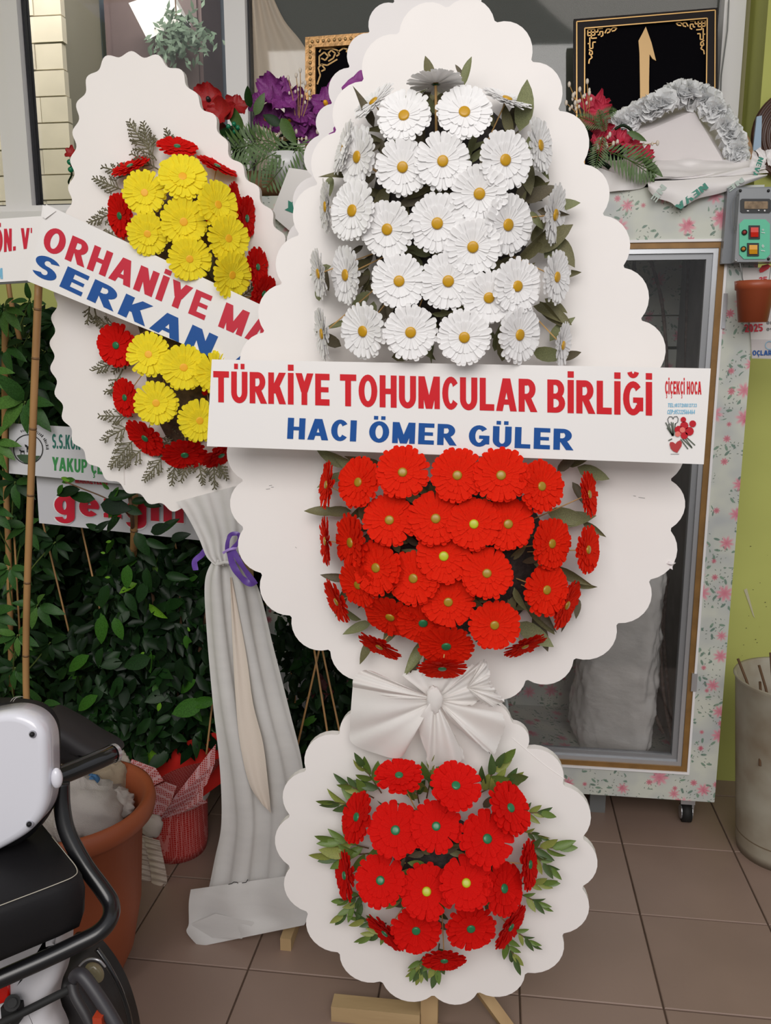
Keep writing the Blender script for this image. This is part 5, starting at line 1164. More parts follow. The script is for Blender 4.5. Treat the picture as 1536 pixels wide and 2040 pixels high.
buds(pk, [(1160,240,1134,168),(1162,240,1142,190),(1165,235,1155,178),(1168,230,1170,162),(1170,235,1174,185),(1155,235,1128,205),(1158,235,1146,205),(1180,290,1215,268),(1185,292,1230,283),(1200,300,1222,286),(1250,292,1310,285),(1180,305,1190,292)], 2.45)
b = MB(); b.tube(crom([at(1225,258,2.45), at(1240,250,2.45), at(1256,258,2.45), at(1262,275,2.45)], 6), .004, 6); b.tube(crom([at(1165,240,2.48), at(1180,300,2.48), at(1215,335,2.48)], 6), .006, 6); b.build('stem', M_fic[0], pk, True)
b = MB(); b.box(at(1150,330,2.6).x, at(1190,330,2.6).x, 2.58, 2.66, ZT, ZT+.05); b.build('planter', M_black_vinyl, pk)
at = _at0

# ---------------------------------------------------------------- plants
def tri_leaf(rn, c, d, L_, w):
    nr = Vector((rn.uniform(-.7,.7), -1, rn.uniform(-.2,1.1))); nr = (nr-d*nr.dot(d)).normalized(); s = nr.cross(d)
    q = lambda t, k: c+d*L_*t+s*L_*w*k+nr*L_*(abs(k)*.25-.12*t*t)
    return [c, q(.22,.36), q(.6,.44), q(1,0), q(.6,-.44), q(.22,-.36), q(.22,0), q(.6,0)]
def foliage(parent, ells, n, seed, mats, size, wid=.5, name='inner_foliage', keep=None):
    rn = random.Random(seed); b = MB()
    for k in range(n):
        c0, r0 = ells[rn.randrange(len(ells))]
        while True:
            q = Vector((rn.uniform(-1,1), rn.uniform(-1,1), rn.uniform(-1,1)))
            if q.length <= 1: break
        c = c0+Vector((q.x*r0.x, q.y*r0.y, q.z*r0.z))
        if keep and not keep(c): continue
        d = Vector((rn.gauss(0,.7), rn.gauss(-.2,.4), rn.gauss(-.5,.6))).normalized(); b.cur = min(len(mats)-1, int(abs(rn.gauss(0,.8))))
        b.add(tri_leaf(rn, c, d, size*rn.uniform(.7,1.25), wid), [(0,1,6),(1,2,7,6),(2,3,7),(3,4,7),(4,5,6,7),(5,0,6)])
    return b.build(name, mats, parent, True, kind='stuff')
FIC = [[leaf_mesh('leaf', m, w, 1, f, c) for (w, f, c) in ((.46,.15,.18), (.52,.1,.08), (.40,.25,.25))] for m in M_fic]
SCH = [[leaf_mesh('leaf', m, w, 1, f, c) for (w, f, c) in ((.34,.15,.22), (.40,.1,.3))] for m in M_sch]
def leaves(parent, ells, n, seed, sets, weights, size, keep=None):
    rn = random.Random(seed); done = 0
    while done < n:
        c0, r0 = ells[rn.randrange(len(ells))]
        th, z = rn.uniform(math.pi, 2*math.pi), rn.uniform(-1,1); s = math.sqrt(1-z*z); rad = rn.uniform(.82,1.05)
        c = c0+Vector((s*math.cos(th)*r0.x*rad, s*math.sin(th)*r0.y*rad, z*r0.z*rad))
        if keep and not keep(c): done += 1; continue
        d = Vector((rn.gauss(0,.6), rn.uniform(-.6,.1), rn.gauss(-.75,.5))).normalized()
        nr = Vector((rn.uniform(-.5,.5), -1, rn.uniform(0,1.0))); S_ = sets[rn.choices(range(len(sets)), weights)[0]]
        place('leaf', S_[rn.randrange(len(S_))], parent, basis(c, d, nr, size*rn.uniform(.75,1.25))); done += 1
def pot(parent, x, y, r, h, m, name='pot'):
    b = MB(); b.lathe([(.0001,.002),(r*.72,0),(r*.97,h*.86),(r*1.06,h*.87),(r*1.06,h),(r*.96,h),(r*.9,h*.8),(.0001,h*.8)], (x,y,0), 28); return b.build(name, m, parent, True)
def V(*a): return Vector(a)
def E(px, py, Y, rx, ry, rz): return (at(px,py,Y), V(rx,ry,rz))
no_poke = lambda c: not (c.x > fxl-.02 and c.y > YF-.01) and c.y < 2.93 and c.z > .03 and not (pr_banner(c))
def prj(c):
    d = c-Vector((0,0,EYE)); zc = d.dot(cF); return CX+FPX*d.dot(cR)/zc, CY-FPX*d.dot(cU)/zc
def pr_banner(c):            # keep leaves off the two banners and out of the cloth column
    x, y = prj(c); 
    if c.y < 2.17 and 10 < x < 440 and 835 < y < 1085: return True
    return (c.y < 2.03 and x > 400) or c.y < 1.98
# big dark bank of ficus against the wall
f1 = thing('ficus_tree', 'tall dark green weeping ficus filling the back wall behind the banners', 'plant', (-1.35, 2.68, 0))
E1 = [E(60,780,2.72,.30,.2,.30), E(150,900,2.72,.32,.2,.35), E(120,1100,2.70,.35,.2,.4), E(250,1000,2.7,.3,.2,.35), E(330,1150,2.68,.3,.2,.4), E(60,1300,2.7,.35,.2,.4), E(250,1350,2.68,.35,.2,.4), E(430,1300,2.7,.22,.18,.35), E(430,1080,2.72,.2,.18,.25)]
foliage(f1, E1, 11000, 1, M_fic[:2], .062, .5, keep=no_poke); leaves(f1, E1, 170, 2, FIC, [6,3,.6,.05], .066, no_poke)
b = MB()
for k in range(5): b.tube(crom([V(-1.35+.03*k, 2.7, .15), V(-1.4+.1*k, 2.68, .7), V(-1.45+.16*k, 2.66, 1.25+.1*(k % 2))], 5), [.012-.0007*j for j in range(11)], 6)
b.build('stem', M_twig, f1); pot(f1, -1.3, 2.68, .17, .28, M_black_vinyl)
# middle ficus in the red wrapped pot
f2 = thing('ficus_plant', 'dark glossy ficus in the red pot wrapped with white net, left of the drape', 'plant', (ground(345,1700).x, 2.24, 0))
px0, py0 = ground(345,1700).x, 2.245
E2 = [E(300,1180,2.3,.16,.14,.16), E(250,1300,2.27,.18,.14,.18), E(380,1300,2.28,.16,.14,.18), E(330,1420,2.26,.19,.13,.12), E(400,1180,2.35,.12,.12,.14), E(240,1420,2.24,.14,.12,.10)]
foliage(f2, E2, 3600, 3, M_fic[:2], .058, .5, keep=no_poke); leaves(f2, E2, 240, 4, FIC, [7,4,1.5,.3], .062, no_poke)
for x, y, a, l, s_ in [(540//1,0,0,0,0)]: pass
for x, y, a, l, s_ in [(255,1125,265,50,2),(292,1130,275,50,1),(207,1225,260,62,2),(228,1230,290,48,2),(178,1305,215,62,2),(205,1290,250,48,1),(195,1385,215,60,2),(372,1265,265,30,2),(378,1258,110,10,3),(210,1102,170,10,3),(222,1078,190,12,3),(220,1150,180,12,3),(405,1400,200,70,2),(430,1395,190,60,2),(290,1160,250,45,1),(215,1165,250,50,1),(250,1180,300,45,1),(330,1145,355,48,1),(360,1310,265,50,0),(270,1350,250,40,0),(300,1310,200,60,1),(320,1400,250,20,3),(288,1300,200,10,3)]:
    p = at(x, y, 2.12); aa = math.radians(a); place('leaf', FIC[s_][_rl.randrange(3)], f2, basis(p, V(math.cos(aa), -.15, math.sin(aa)), V(_rl.uniform(-.3,.3), -1, .3), l*1.1*2.12/FPX))
b = MB()
for k in range(4): b.tube(crom([V(px0, py0, .2), V(px0-.05+.04*k, py0, .5), V(px0-.12+.09*k, py0-.02, .85)], 5), [.009-.0005*j for j in range(11)], 6)
b.build('stem', M_twig, f2)
M_redwrap = bpy.data.materials.new('red felt under white net'); M_redwrap.use_nodes = True; n = M_redwrap.node_tree; bb = n.nodes['Principled BSDF']; bb.inputs['Roughness'].default_value = .6
tcn = n.nodes.new('ShaderNodeTexCoord'); vo = n.nodes.new('ShaderNodeTexVoronoi'); vo.feature = 'DISTANCE_TO_EDGE'; vo.inputs['Scale'].default_value = 150; vo.inputs['Randomness'].default_value = .15; n.links.new(tcn.outputs['Object'], vo.inputs[0])
lt = N(n, 'LESS_THAN', vo.outputs[0], .09); n.links.new(mixc(n, lt, rgb(176, 26, 20), rgb(206, 120, 116)), bb.inputs['Base Color'])
M_redfelt = mat('red felt', rgb(196, 24, 10), .7)
M_net = bpy.data.materials.new('pink white net'); M_net.use_nodes = True; n = M_net.node_tree; bb = n.nodes['Principled BSDF']; bb.inputs['Roughness'].default_value = .7
tcn = n.nodes.new('ShaderNodeTexCoord'); vo = n.nodes.new('ShaderNodeTexVoronoi'); vo.feature = 'DISTANCE_TO_EDGE'; vo.inputs['Scale'].default_value = 150; vo.inputs['Randomness'].default_value = .15; n.links.new(tcn.outputs['Object'], vo.inputs[0])
lt = N(n, 'LESS_THAN', vo.outputs[0], .14); n.links.new(mixc(n, lt, rgb(170, 60, 56), rgb(206, 160, 164)), bb.inputs['Base Color'])
zb_ = at(350,1608,2.14).z
b = MB(); b.lathe([(.0001,.002),(.088,0),(.094,.03),(.098,zb_-.02),(.100,zb_)], (px0, py0, 0), 40)
pw_ = b.build('wrapped_pot', M_redwrap, f2, True)
b = MB()
def flare(u, v):
    a = 2*math.pi*u; side = math.cos(a); h = (.09+.20*max(0, side)**2+.04*math.cos(5*a))*v; r0 = .100+(.10+.05*max(0,side)+.012*math.sin(9*a))*v**1.2
    return V(px0+r0*math.cos(a)*1.05, py0+r0*.75*math.sin(a), zb_+h)
b.grid(flare, 72, 10); b.build('wrap_collar', M_redwrap, f2, True)
b = MB(); b.prism([at(300,1500,2.20), at(440,1455,2.20), at(441,1560,2.20), at(400,1590,2.18), at(320,1600,2.18)], .003); b.build('wrap_collar', M_redfelt, f2)
pts1 = [at(318,1635,2.13), at(330,1610,2.11), at(430,1482,2.08), at(428,1520,2.08), at(412,1562,2.09), at(370,1605,2.12)]
b = MB(); b.add(pts1, [(0,1,2,3,4,5)]); b.build('net_fold', M_net, f2)
b = MB(); b.add([at(326,1632,2.10), at(405,1570,2.07), at(404,1592,2.07), at(414,1598,2.075), at(360,1620,2.10)], [(0,1,2,3,4)]); b.build('net_fold', M_net, f2)
b = MB(); b.add([at(300,1620,2.09), at(305,1568,2.08), at(330,1558,2.07), at(352,1566,2.07), at(340,1600,2.08), at(322,1625,2.10)], [(0,1,2,3,4,5)]); b.build('net_fold', M_net, f2)
b = MB(); b.add([at(262,1512,2.12), at(310,1530,2.09), at(326,1555,2.08), at(300,1568,2.08), at(250,1560,2.10)], [(0,1,2,3,4)]); b.build('net_fold', M_net, f2)
b = MB(); b.lathe([(.101,zb_-.028),(.105,zb_-.022),(.105,zb_-.004),(.101,zb_+.002)], (px0, py0, 0), 40); b.build('ribbon_band', mat('pleated white ribbon', rgb(206, 196, 188), .6, bump=.6, bscale=90), f2, True)
M_wrib = mat('gathered white ribbon', rgb(204, 190, 178), .7, col2=rgb(176, 158, 144), scale=70, stretch=(.2,.2,1), bump=.5, bscale=50)
b = MB(); b.ball((0,0,0), 1, 16, 10, 1, .3, 3); b.build('bow_loop', mat('white chiffon', rgb(196, 184, 174), .7, bump=.4, bscale=40), f2, True, Matrix.Translation(at(302,1645,2.10)) @ Matrix.Diagonal((.033,.022,.036,1)))
def tail(pts, w, nm):
    c = crom([Vector(p) for p in pts], 10); b = MB()
    b.grid(lambda u, v: at(sample(c, v).x+(u-.5)*w, sample(c, v).y+(u-.5)*w*.25, sample(c, v).z-.004*math.sin(v*60)-.01*math.sin(math.pi*u)), 10, 60); return b.build(nm, M_wrib, f2, True)
tail([(288,1665,2.09),(286,1700,2.08),(284,1730,2.08),(285,1762,2.08)], 34, 'ribbon_tail'); tail([(302,1670,2.075),(308,1700,2.07),(316,1740,2.07),(318,1776,2.07)], 32, 'ribbon_tail')
# schefflera on the far left
f3 = thing('schefflera_plant', 'schefflera with fans of green leaflets at the left edge beside the bamboo cane', 'plant', (at(20,1500,2.3).x, 2.32, 0))
M_sst = mat('green stalk', rgb(96, 116, 60), .5)
def umbrella(x, y, Y, s, seed, mset):
    rn = random.Random(seed); c = at(x, y, Y); L_ = s*Y/FPX; n_ = rn.randrange(6, 9); a0 = rn.uniform(0, 6.28)
    for k in range(n_):
        a = a0+2*math.pi*k/n_; d = V(math.cos(a), -.25+rn.uniform(-.25,.1), math.sin(a)*.75-.35).normalized()
        S_ = SCH[mset[rn.randrange(len(mset))]]; place('leaf', S_[rn.randrange(2)], f3, basis(c+d*.006, d, V(rn.uniform(-.3,.3), -1, .7), L_*rn.uniform(.8,1.1)))
    b = MB(); b.tube(crom([at(20+rn.uniform(-10,25), y+90, Y+.12), at((x+20)/2, y+50, Y+.06), c], 4), .0022, 5); b.build('leaf_stalk', M_sst, f3)
for i, (x, y, Y, s, ms) in enumerate([(8,615,2.15,50,[1,2]),(60,600,2.25,38,[1]),(50,800,2.1,78,[1,2]),(-20,740,2.15,70,[1,2]),(10,690,2.22,60,[0,1]),(90,700,2.4,50,[0]),(-10,880,2.1,60,[1,2]),(20,1130,2.1,50,[1,2]),(75,1205,2.08,56,[1,2]),(35,1265,2.1,52,[1,2]),(-20,1010,2.1,60,[1]),(30,1330,2.12,50,[0,1]),(85,1400,2.12,46,[0,1]),(-15,1220,2.15,60,[0,1]),(30,960,2.18,50,[0,1]),(55,1050,2.18,46,[0,1]),(110,1080,2.2,44,[0]),(100,1280,2.2,44,[0]),(0,1400,2.15,60,[0]),(60,760,2.3,60,[0]),(110,640,2.5,40,[0,1]),(70,640,2.5,44,[0])]):
    umbrella(x, y, Y, s, i, ms)
foliage(f3, [E(0,800,2.4,.2,.12,.3), E(0,1100,2.4,.2,.12,.3), E(30,1350,2.38,.2,.12,.25)], 900, 7, M_sch[:2], .07, .4, keep=no_poke)
b = MB(); b.tube(crom([V(at(20,1500,2.32).x, 2.32, .15), at(20,1200,2.3), at(10,900,2.28), at(10,640,2.2)], 6), .009, 7); b.tube(crom([at(14,540,2.3), at(22,600,2.3), at(40,680,2.32)], 6), .007, 7); b.build('stem', M_cane, f3, True)
pot(f3, at(20,1500,2.32).x, 2.32, .15, .26, M_terra)
# leafy sprigs in front of the red lettering
f4 = thing('ficus_sprig', 'upright ficus shoot with lime tips in front of the red lettered banner', 'plant', (at(268,1500,2.5).x, 2.5, 0))
b = MB(); b.tube(crom([V(at(268,1500,2.5).x, 2.5, .0), at(268,1250,2.5), at(266,1110,2.32), at(263,1030,2.09), at(258,985,2.08)], 8), .0055, 7); b.tube(crom([at(262,1030,2.09), at(215,995,2.07), at(160,972,2.06), at(130,960,2.05)], 6), .002, 5); b.build('stem', M_twig, f4, True)
for x, y, a, l, s_ in [(200,1005,355,72,0),(215,990,10,60,1),(160,975,190,60,0),(190,995,170,62,1),(250,1010,340,40,1),(262,1000,10,42,1),(285,1000,350,40,1),(240,1030,220,50,0),(250,1015,200,40,2),(150,955,190,34,2),(140,958,160,22,3),(125,965,240,28,2),(218,975,140,22,2),(226,990,60,26,2),(232,1008,230,34,2),(230,1020,260,30,1),(270,1060,300,60,1),(300,1060,20,50,0),(290,1075,340,50,1),(320,1060,40,50,1),(340,1075,20,46,0),(200,1055,160,36,1),(190,1060,40,40,0)]:
    p = at(x, y, 2.06); aa = math.radians(a); place('leaf', FIC[s_][_rl.randrange(3)], f4, basis(p, V(math.cos(aa), -.1, math.sin(aa)), V(_rl.uniform(-.4,.4), -1, .3), l*2.06/FPX))
# small plant and canes seen between the boards
f5 = thing('potted_plant', 'dark leafy plant glimpsed between the drape and the front stand', 'plant', (at(650,1500,2.2).x, 2.24, 0))
E5 = [E(640,1330,2.27,.10,.08,.10), E(680,1410,2.26,.09,.08,.09), E(620,1420,2.28,.08,.08,.10), E(600,1270,2.28,.08,.08,.12), E(660,1480,2.27,.1,.08,.07), E(610,1540,2.26,.06,.06,.07)]
foliage(f5, E5, 750, 9, M_fic[:2], .05, .5); leaves(f5, E5, 60, 10, FIC, [8,2,.2,0], .05)
for x, y, a, l, s_ in [(605,1445,45,34,2),(612,1440,30,24,2),(690,1365,20,40,1),(675,1385,330,36,0)]:
    p = at(x, y, 2.14); aa = math.radians(a); place('leaf', FIC[s_][0], f5, basis(p, V(math.cos(aa), -.1, math.sin(aa)), V(.1, -1, .3), l*2.14/FPX))
pot(f5, at(655,1560,2.24).x, 2.25, .10, .16, M_black_vinyl)
blossom(f5, 640, 1370, 2.22, 30, mat('dull maroon leaf', rgb(70, 26, 28), .6), 6, 77, .2, 'red_leaf_cluster')
cane([(56,-0+566,1.93),(62,900,1.96),(54,1365,2.02),Vector((at(50,1430,2.03).x,2.03,0))] if False else [(77,566,1.90),(64,900,1.94),(52,1365,2.0),Vector((at(50,1380,2.02).x-.01,2.02,0))], .0088, 'thick bamboo cane standing at the left under the banner end')
cane([(268,985,2.14),(267,1060,2.16),(266,1110,2.27),(266,1150,2.42),Vector((at(266,1200,2.7).x,2.62,.0))], .010, 'bamboo cane behind the red lettered banner')
for i, (p0, p1, lb) in enumerate([((78,1010,2.3),(140,1270,2.25),'thin stake leaning just right of the thick bamboo cane'),((160,1040,2.3),(205,1240,2.25),'thin stake in the middle of the dark ficus leaves'),((340,1040,2.35),(392,1295,2.3),'thin stake in the leaves close to the white drape'),((430,1340,2.2),(415,1470,2.15),'short thin stake just left of the drape above the red wrap'),((28,1060,2.2),(38,1240,2.2),'thin stake left of the thick bamboo cane'),
                                     ((626,1294,2.1),(654,1470,2.05),'pale stake crossing behind the gap between drape and front stand, thickest'),((636,1294,2.12),(594,1480,2.08),'pale stake slanting left in the gap between drape and front stand'),((642,1294,2.14),(675,1450,2.10),'pale broken stake at the right of the gap, next to the bow')]):
    a_, b_ = at(*p0), at(*p1); d = (b_-a_); t = (0.02-a_.z)/d.z; e = a_+d*min(t, 1.25 if i in (0,1,2,3,4) else 6)
    cane([p0, e], .0028, lb, False, 'plant_stake')

# ---------------------------------------------------------------- big terracotta pot with wrappings
pcn = ground(128,1592,.47)
tp = thing('terracotta_pot', 'large terracotta coloured pot stuffed with crumpled cloth and paper', 'pot', (pcn.x, pcn.y, 0))
b = MB(); R1 = .205
b.lathe([(.0001,.003),(.092,0),(.104,.012),(.135,.08),(.158,.2),(.172,.41),(.19,.42),(R1-.004,.43),(R1,.45),(R1-.004,.47),(R1-.014,.475),(.178,.465),(.17,.43),(.145,.28),(.11,.08),(.0001,.05)], (pcn.x, pcn.y, 0), 56); b.build('pot_body', M_terra, tp, True)
b = MB(); b.box(-.04,.04,-.006,.006,-.01,.01)
M_ragw = mat('grey white rag', rgb(176, 168, 162), .9, bump=.4, bscale=30); M_ragb = mat('beige paper', rgb(156, 140, 118), .9, bump=.5, bscale=40); M_ragbl = mat('blue cloth', rgb(62, 106, 148), .8)
def lump(nm, px, py, z, rx, ry, rz, m, seed, lab):
    c = ground(px, py, z); b = MB(); b.ball((0,0,0), 1, 26, 18, 1, 0, 0); 
    for v in b.v:
        q = 1+.25*noise.noise(v*1.7+V(seed,0,0))+.45*abs(noise.noise(v*3+V(seed,3,0)))+.16*abs(noise.noise(v*7+V(seed,5,1))); v *= q
    o = b.build(nm, m, None, True, Matrix.Translation(c) @ Matrix.Diagonal((rx,ry,rz,1)) ); tag(o, lab, nm.replace('_', ' '))
lump('rag', 165,1618,.42,.085,.07,.075,M_ragw,1.3,'big grey white rag bulging at the front of the terracotta pot')
lump('crumpled_paper', 215,1560,.43,.045,.045,.06,M_ragb,4.2,'crumpled beige paper at the back of the terracotta pot')
lump('crumpled_paper', 240,1545,.42,.025,.03,.05,mat('white tissue', rgb(190,180,168),.9,bump=.4,bscale=40),6.2,'torn white tissue between beige paper and pot rim')
lump('blue_cloth', 186,1572,.465,.013,.02,.035,M_ragbl,2.2,'small piece of blue cloth wedged between rag and beige paper')
lump('rag', 228,1606,.415,.04,.04,.035,M_ragw,8.2,'smaller white rag curling at the front right inside the terracotta pot')
lump('rag', 128,1535,.46,.05,.04,.04,M_ragb,9.2,'pale rag showing just above the armrest tube')
# bucket on the right
bc = thing('zinc_bucket', 'tall dull grey bucket with rust stain beside the cooler', 'bucket', (at(1560,1500,2.45).x, 2.44, 0))
bp = Vector((at(1462,1520,2.40).x+.175, 2.46, 0)); hb = ground(1456,1365,0).z; ztop = at(1456,1362,2.40).z
M_zinc = mat('stained zinc', rgb(176, 172, 158), .5, metal=.05, col2=rgb(140, 126, 106), scale=7, bump=.1, bscale=20)
b = MB(); b.lathe([(.0001,.01),(.118,.005),(.125,.0),(.13,.03),(.168,ztop-.01),(.174,ztop),(.172,ztop+.004),(.164,ztop),(.125,.05),(.0001,.04)], bp, 48); b.build('bucket_body', M_zinc, bc, True)
b = MB(); b.lathe([(.126,.05),(.1295,.052),(.133,.065),(.1325,.07)], bp, 48); b.build('bottom_hoop', mat('brown grime', rgb(112, 98, 78), .6), bc, True)
b = MB(); b.lathe([(.0001,ztop-.20),(.15,ztop-.20)], bp, 24); b.build('dirt_fill', M_grout, bc)
for i, (x0,y0,x1,y1) in enumerate([(1470,1312,1500,1395),(1512,1325,1535,1412),(1514,1358,1514,1402),(1520,1385,1535,1415),(1535,1300,1540,1400)]):
    b = MB(); p, q = at(x0,y0,2.50), at(x1,y1,2.46); e = q+(q-p).normalized()*.18; b.tube([p, (p+q)/2+V(.002,0,0), q, e], .0038, 6)
    tag(b.build('dry_stick', M_twig, None, True), ['leftmost dry stick in the grey bucket, leaning left', 'tall dry stick with a knob at its tip in the grey bucket', 'short upright dry stick between two taller ones in the grey bucket', 'shortest dry stick low against the bucket rim', 'dry stick at the right edge of the picture in the grey bucket'][i], 'stick', 'dry sticks in the bucket')

# ---------------------------------------------------------------- mobility scooter in the near left corner
ms = thing('mobility_scooter', 'white and black mobility scooter cut off at the lower left corner', 'scooter', (-1.05, 1.2, 0))
def solid(name, poly, Y, th, m, bev=.008, seg=3, parent=ms, smooth=True, backoff=(0,1,0)):
    """outline in photograph pixels at depth Y, given real thickness and a rounded front edge"""
    P_ = [at(x, y, Y) for x, y in poly]; n = len(P_); c = sum(P_, Vector())/n; b = MB(); rings = []
    def inset(d):
        out = []
        for i in range(n):
            a, b0, e = P_[i-1], P_[i], P_[(i+1) % n]; t = ((b0-a).normalized()+(e-b0).normalized()).normalized(); nr = V(t.z, 0, -t.x)
            if nr.dot(c-b0) < 0: nr = -nr
            out.append(b0+nr*d)
        return out
    for k in range(seg+1):
        an = math.pi/2*k/seg; rings.append([p+V(0,bev*(1-math.sin(an)),0) for p in inset(bev*(1-math.cos(an)))])
    rings = [[p-V(0,th,0) for p in r] for r in rings]; vs = []; fs = []
    front = rings
    allr = [[p+Vector(backoff)*th for p in rings[0]]]+front
    for r in allr: vs += r
    for i in range(len(allr)-1):
        for k in range(n): fs.append((i*n+k, i*n+(k+1) % n, (i+1)*n+(k+1) % n, (i+1)*n+k))
    L0 = (len(allr)-1)*n; vs.append(sum(allr[-1], Vector())/n); fs += [(L0+k, L0+(k+1) % n, len(vs)-1) for k in range(n)]; fs.append(tuple(reversed(range(n)))); b.add(vs, fs)
    o = b.build(name, m, parent, smooth); pl = o.data.polygons
    for q in range(len(pl)-n-1, len(pl)): pl[q].use_smooth = False
    return o
def smoothpoly(pts, n=5): return [(p.x, p.y) for p in crom([(x, y, 0) for x, y in pts], n, True)]
sh = smoothpoly([(-110,1440),(-60,1424),(0,1411),(40,1406),(73,1414),(96,1432),(108,1458),(111,1500),(111,1560),(106,1595),(92,1622),(62,1650),(0,1684),(-60,1710),(-110,1725)])
back_shell = solid('backrest_shell', sh, 1.14, .03, M_shell, .012, 4)
for x, y in ((66,1462),(60,1641)):
    b = MB(); b.ball(at(x,y,1.111), .0062, 14, 8); o = b.build('screw_recess', mat('recess shade', rgb(150,150,158), .4), back_shell, True); b = MB(); b.ball(at(x-2,y+1,1.106), .0040, 10, 6); b.build('screw_hole', M_black_vinyl, back_shell, True)
solid('backrest_cushion', smoothpoly([(-110,1405),(-20,1394),(46,1396),(88,1408),(112,1440),(116,1500),(115,1560),(104,1610),(50,1670),(-110,1730)]), 1.172, .02, M_black_vinyl, .008, 4)
b = MB(); 
for dx in (0, 5): b.tube(crom([at(19+dx,1408,1.17), at(22+dx,1396,1.165), at(30+dx,1389,1.17), at(42+dx,1388,1.18)], 6), .0006, 4)
b.build('stitching', mat('grey thread', rgb(150,146,140), .7), ms)
solid('armrest_pad', smoothpoly([(100,1415),(150,1432),(190,1458),(232,1482),(236,1500),(200,1503),(150,1500),(105,1490)]), 1.42, .06, mat('worn black pad', rgb(40,36,38), .6), .02, 4)
b = MB(); b.tube(crom([at(80,1560,1.22), at(150,1533,1.27), at(205,1510,1.31), at(226,1500,1.33)], 8)+[at(234,1497,1.337)], [.0165]*25+[.010], 16); b.build('armrest_tube', M_black_gloss, ms, True)
b = MB(); b.tube([at(224,1502,1.325), at(230,1499,1.332)], .0168, 16, False); b.build('end_trim', M_alu, ms, True)
b = MB(); b.tube(crom([at(122,1560,1.20), at(124,1610,1.19), at(135,1660,1.18), at(168,1722,1.17), at(203,1770,1.16), at(221,1800,1.15), at(219,1830,1.13), at(196,1858,1.11), at(150,1882,1.09), at(80,1915,1.06), at(0,1950,1.03), at(-90,1990,1.0)], 7), .0135, 16); b.build('frame_tube', mat('black satin tube', rgb(20,20,22), .28, coat=.2), ms, True)
b = MB(); b.ball(at(113,1550,1.13), .009, 12, 8, 1.9); b.build('shell_tab', M_shell, ms, True)
# seat cushion: a horizontal slab
S0 = [ground(x, y, .70) for x, y in ((-140,1760),(-20,1672),(40,1640),(82,1640),(105,1668),(135,1705),(155,1732),(150,1748),(110,1766),(0,1808),(-140,1862))]
c_ = sum(S0, Vector())/len(S0); b = MB(); n_ = len(S0); rings = [[p+V(0,0,-.085) for p in S0], [p+(p-c_).normalized()*.006+V(0,0,-.07) for p in S0], [p+(p-c_).normalized()*.010+V(0,0,-.03) for p in S0], [p+(p-c_).normalized()*.006+V(0,0,-.008) for p in S0], S0, [p.lerp(c_, .12)+V(0,0,.004) for p in S0], [p.lerp(c_, .6)+V(0,0,.009) for p in S0]]
vs = []; fs = []
for r in rings: vs += r
for i in range(len(rings)-1):
    for k in range(n_): fs.append((i*n_+k, i*n_+(k+1) % n_, (i+1)*n_+(k+1) % n_, (i+1)*n_+k))
fs += [tuple(range((len(rings)-1)*n_, len(rings)*n_)), tuple(reversed(range(n_)))]; b.add(vs, fs); b.build('seat_cushion', M_black_vinyl, ms, True)
b = MB()
for off in (.0, .006): b.tube(crom([p.lerp(c_, .02)+V(0,0,.002-off) for p in S0[4:]], 5), .0008, 4)
b.build('stitching', mat('white thread', rgb(170,164,150), .7), ms)
solid('body_panel', smoothpoly([(-100,1880),(-20,1860),(60,1850),(128,1834),(134,1860),(132,1900),(124,1940),(112,1970),(108,2010),(112,2080),(-100,2100)]), 1.12, .03, mat('white body plastic', rgb(206,204,208), .3), .02, 4)
b = MB(); b.tube(crom([at(60,1925,1.098), at(62,1960,1.098), at(66,2000,1.098), at(62,2060,1.098)], 6), .0008, 4); b.build('panel_seam', M_grey_ink, ms)
solid('red_reflector', [(-30,1958),(20,1956),(22,1990),(0,1998),(-30,1998)], 1.09, .006, M_red_lens, .003, 2)
b = MB(); b.tube([at(24,1998,1.095), at(24,1998,1.06)], .012, 16); b.tube([at(24,1998,1.06), at(24,1998,1.055)], .007, 12); b.box(at(8,2000,1.08).x, at(40,2000,1.08).x, 1.07, 1.095, at(24,2030,1.08).z, at(24,2000,1.08).z); b.build('seat_lock', M_black_rub, ms)
fender = smoothpoly([(135,1880),(165,1878),(188,1888),(215,1920),(238,1960),(255,2005),(268,2060),(270,2120),(110,2120),(118,2000),(128,1940)])
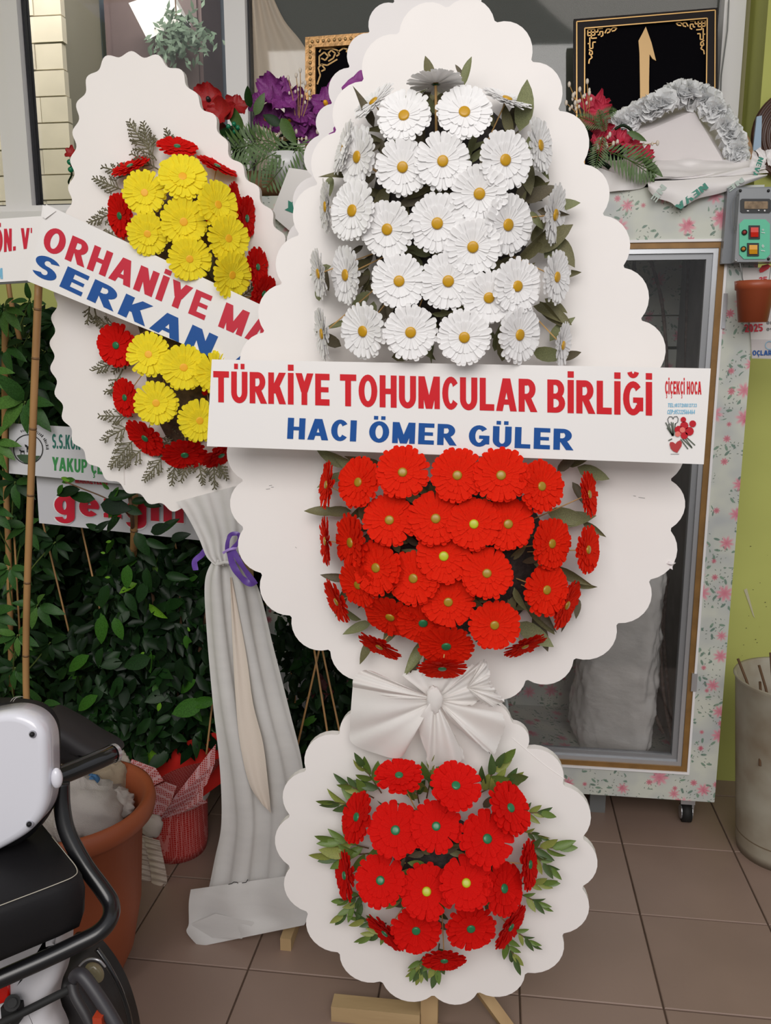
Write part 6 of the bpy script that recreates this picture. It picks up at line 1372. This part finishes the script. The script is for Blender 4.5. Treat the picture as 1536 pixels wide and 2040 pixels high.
solid('mudguard', fender, 1.26, .10, mat('dusty black plastic', rgb(34,32,34), .4, var=.2, scale=20), .025, 5)
b = MB(); b.tube(crom([at(192,1890,1.145), at(216,1925,1.14), at(240,1972,1.14), at(256,2020,1.14), at(266,2080,1.14)], 6), .004, 8); b.build('mudguard_lip', M_black_gloss, ms, True)
b = MB(); b.ball((0,0,0), 1, 20, 12); b.build('indicator_lens', M_glass_dirty, ms, True, Matrix.Translation(at(188,1938,1.15)) @ Matrix.Rotation(-.5,4,'Y') @ Matrix.Diagonal((.0155,.010,.019,1)))
b = MB(); b.tube(crom([at(158,1925,1.14), at(168,1915,1.135), at(182,1910,1.13), at(198,1914,1.13), at(210,1926,1.135)], 6), .002, 6); b.build('lens_rim', M_alu, ms, True)
b = MB(); b.tube(crom([at(-60,2068,1.05), at(40,2020,1.07), at(110,1985,1.09), at(145,1968,1.10)], 6), .0065, 10); b.build('rack_bar', M_black_rub, ms, True)
b = MB(); b.tube(crom([at(148,1948,1.10), at(158,1940,1.095), at(172,1952,1.09), at(205,2000,1.08), at(240,2060,1.07), at(260,2110,1.07)], 6), .0105, 10); b.build('bumper_bar', mat('grey black tube', rgb(52,50,54), .45), ms, True)
b = MB(); b.tube(crom([at(144,1960,1.10), at(150,1985,1.09), at(175,2030,1.08), at(200,2090,1.07)], 6), .008, 10); b.build('bumper_bar', mat('grey black tube', rgb(48,46,48), .5), ms, True)
b = MB(); b.box(at(190,2020,1.07).x, at(208,2020,1.07).x, 1.06, 1.075, at(195,2050,1.07).z, at(195,2018,1.07).z); b.build('orange_reflector', mat('orange reflector', rgb(170,60,34), .3), ms)
wx = at(185,2050,1.22).x
b = MB(); b.tube([(wx-.12,1.22,.12),(wx-.03,1.22,.12)], .12, 36); b.build('wheel', M_black_rub, ms, True)
b = MB(); b.tube([(wx-.9,1.22,.12),(wx-.02,1.22,.12)], .02, 10); b.box(wx-.5,wx-.2,1.2,1.45,.10,.2); b.build('chassis', M_black_rub, ms)
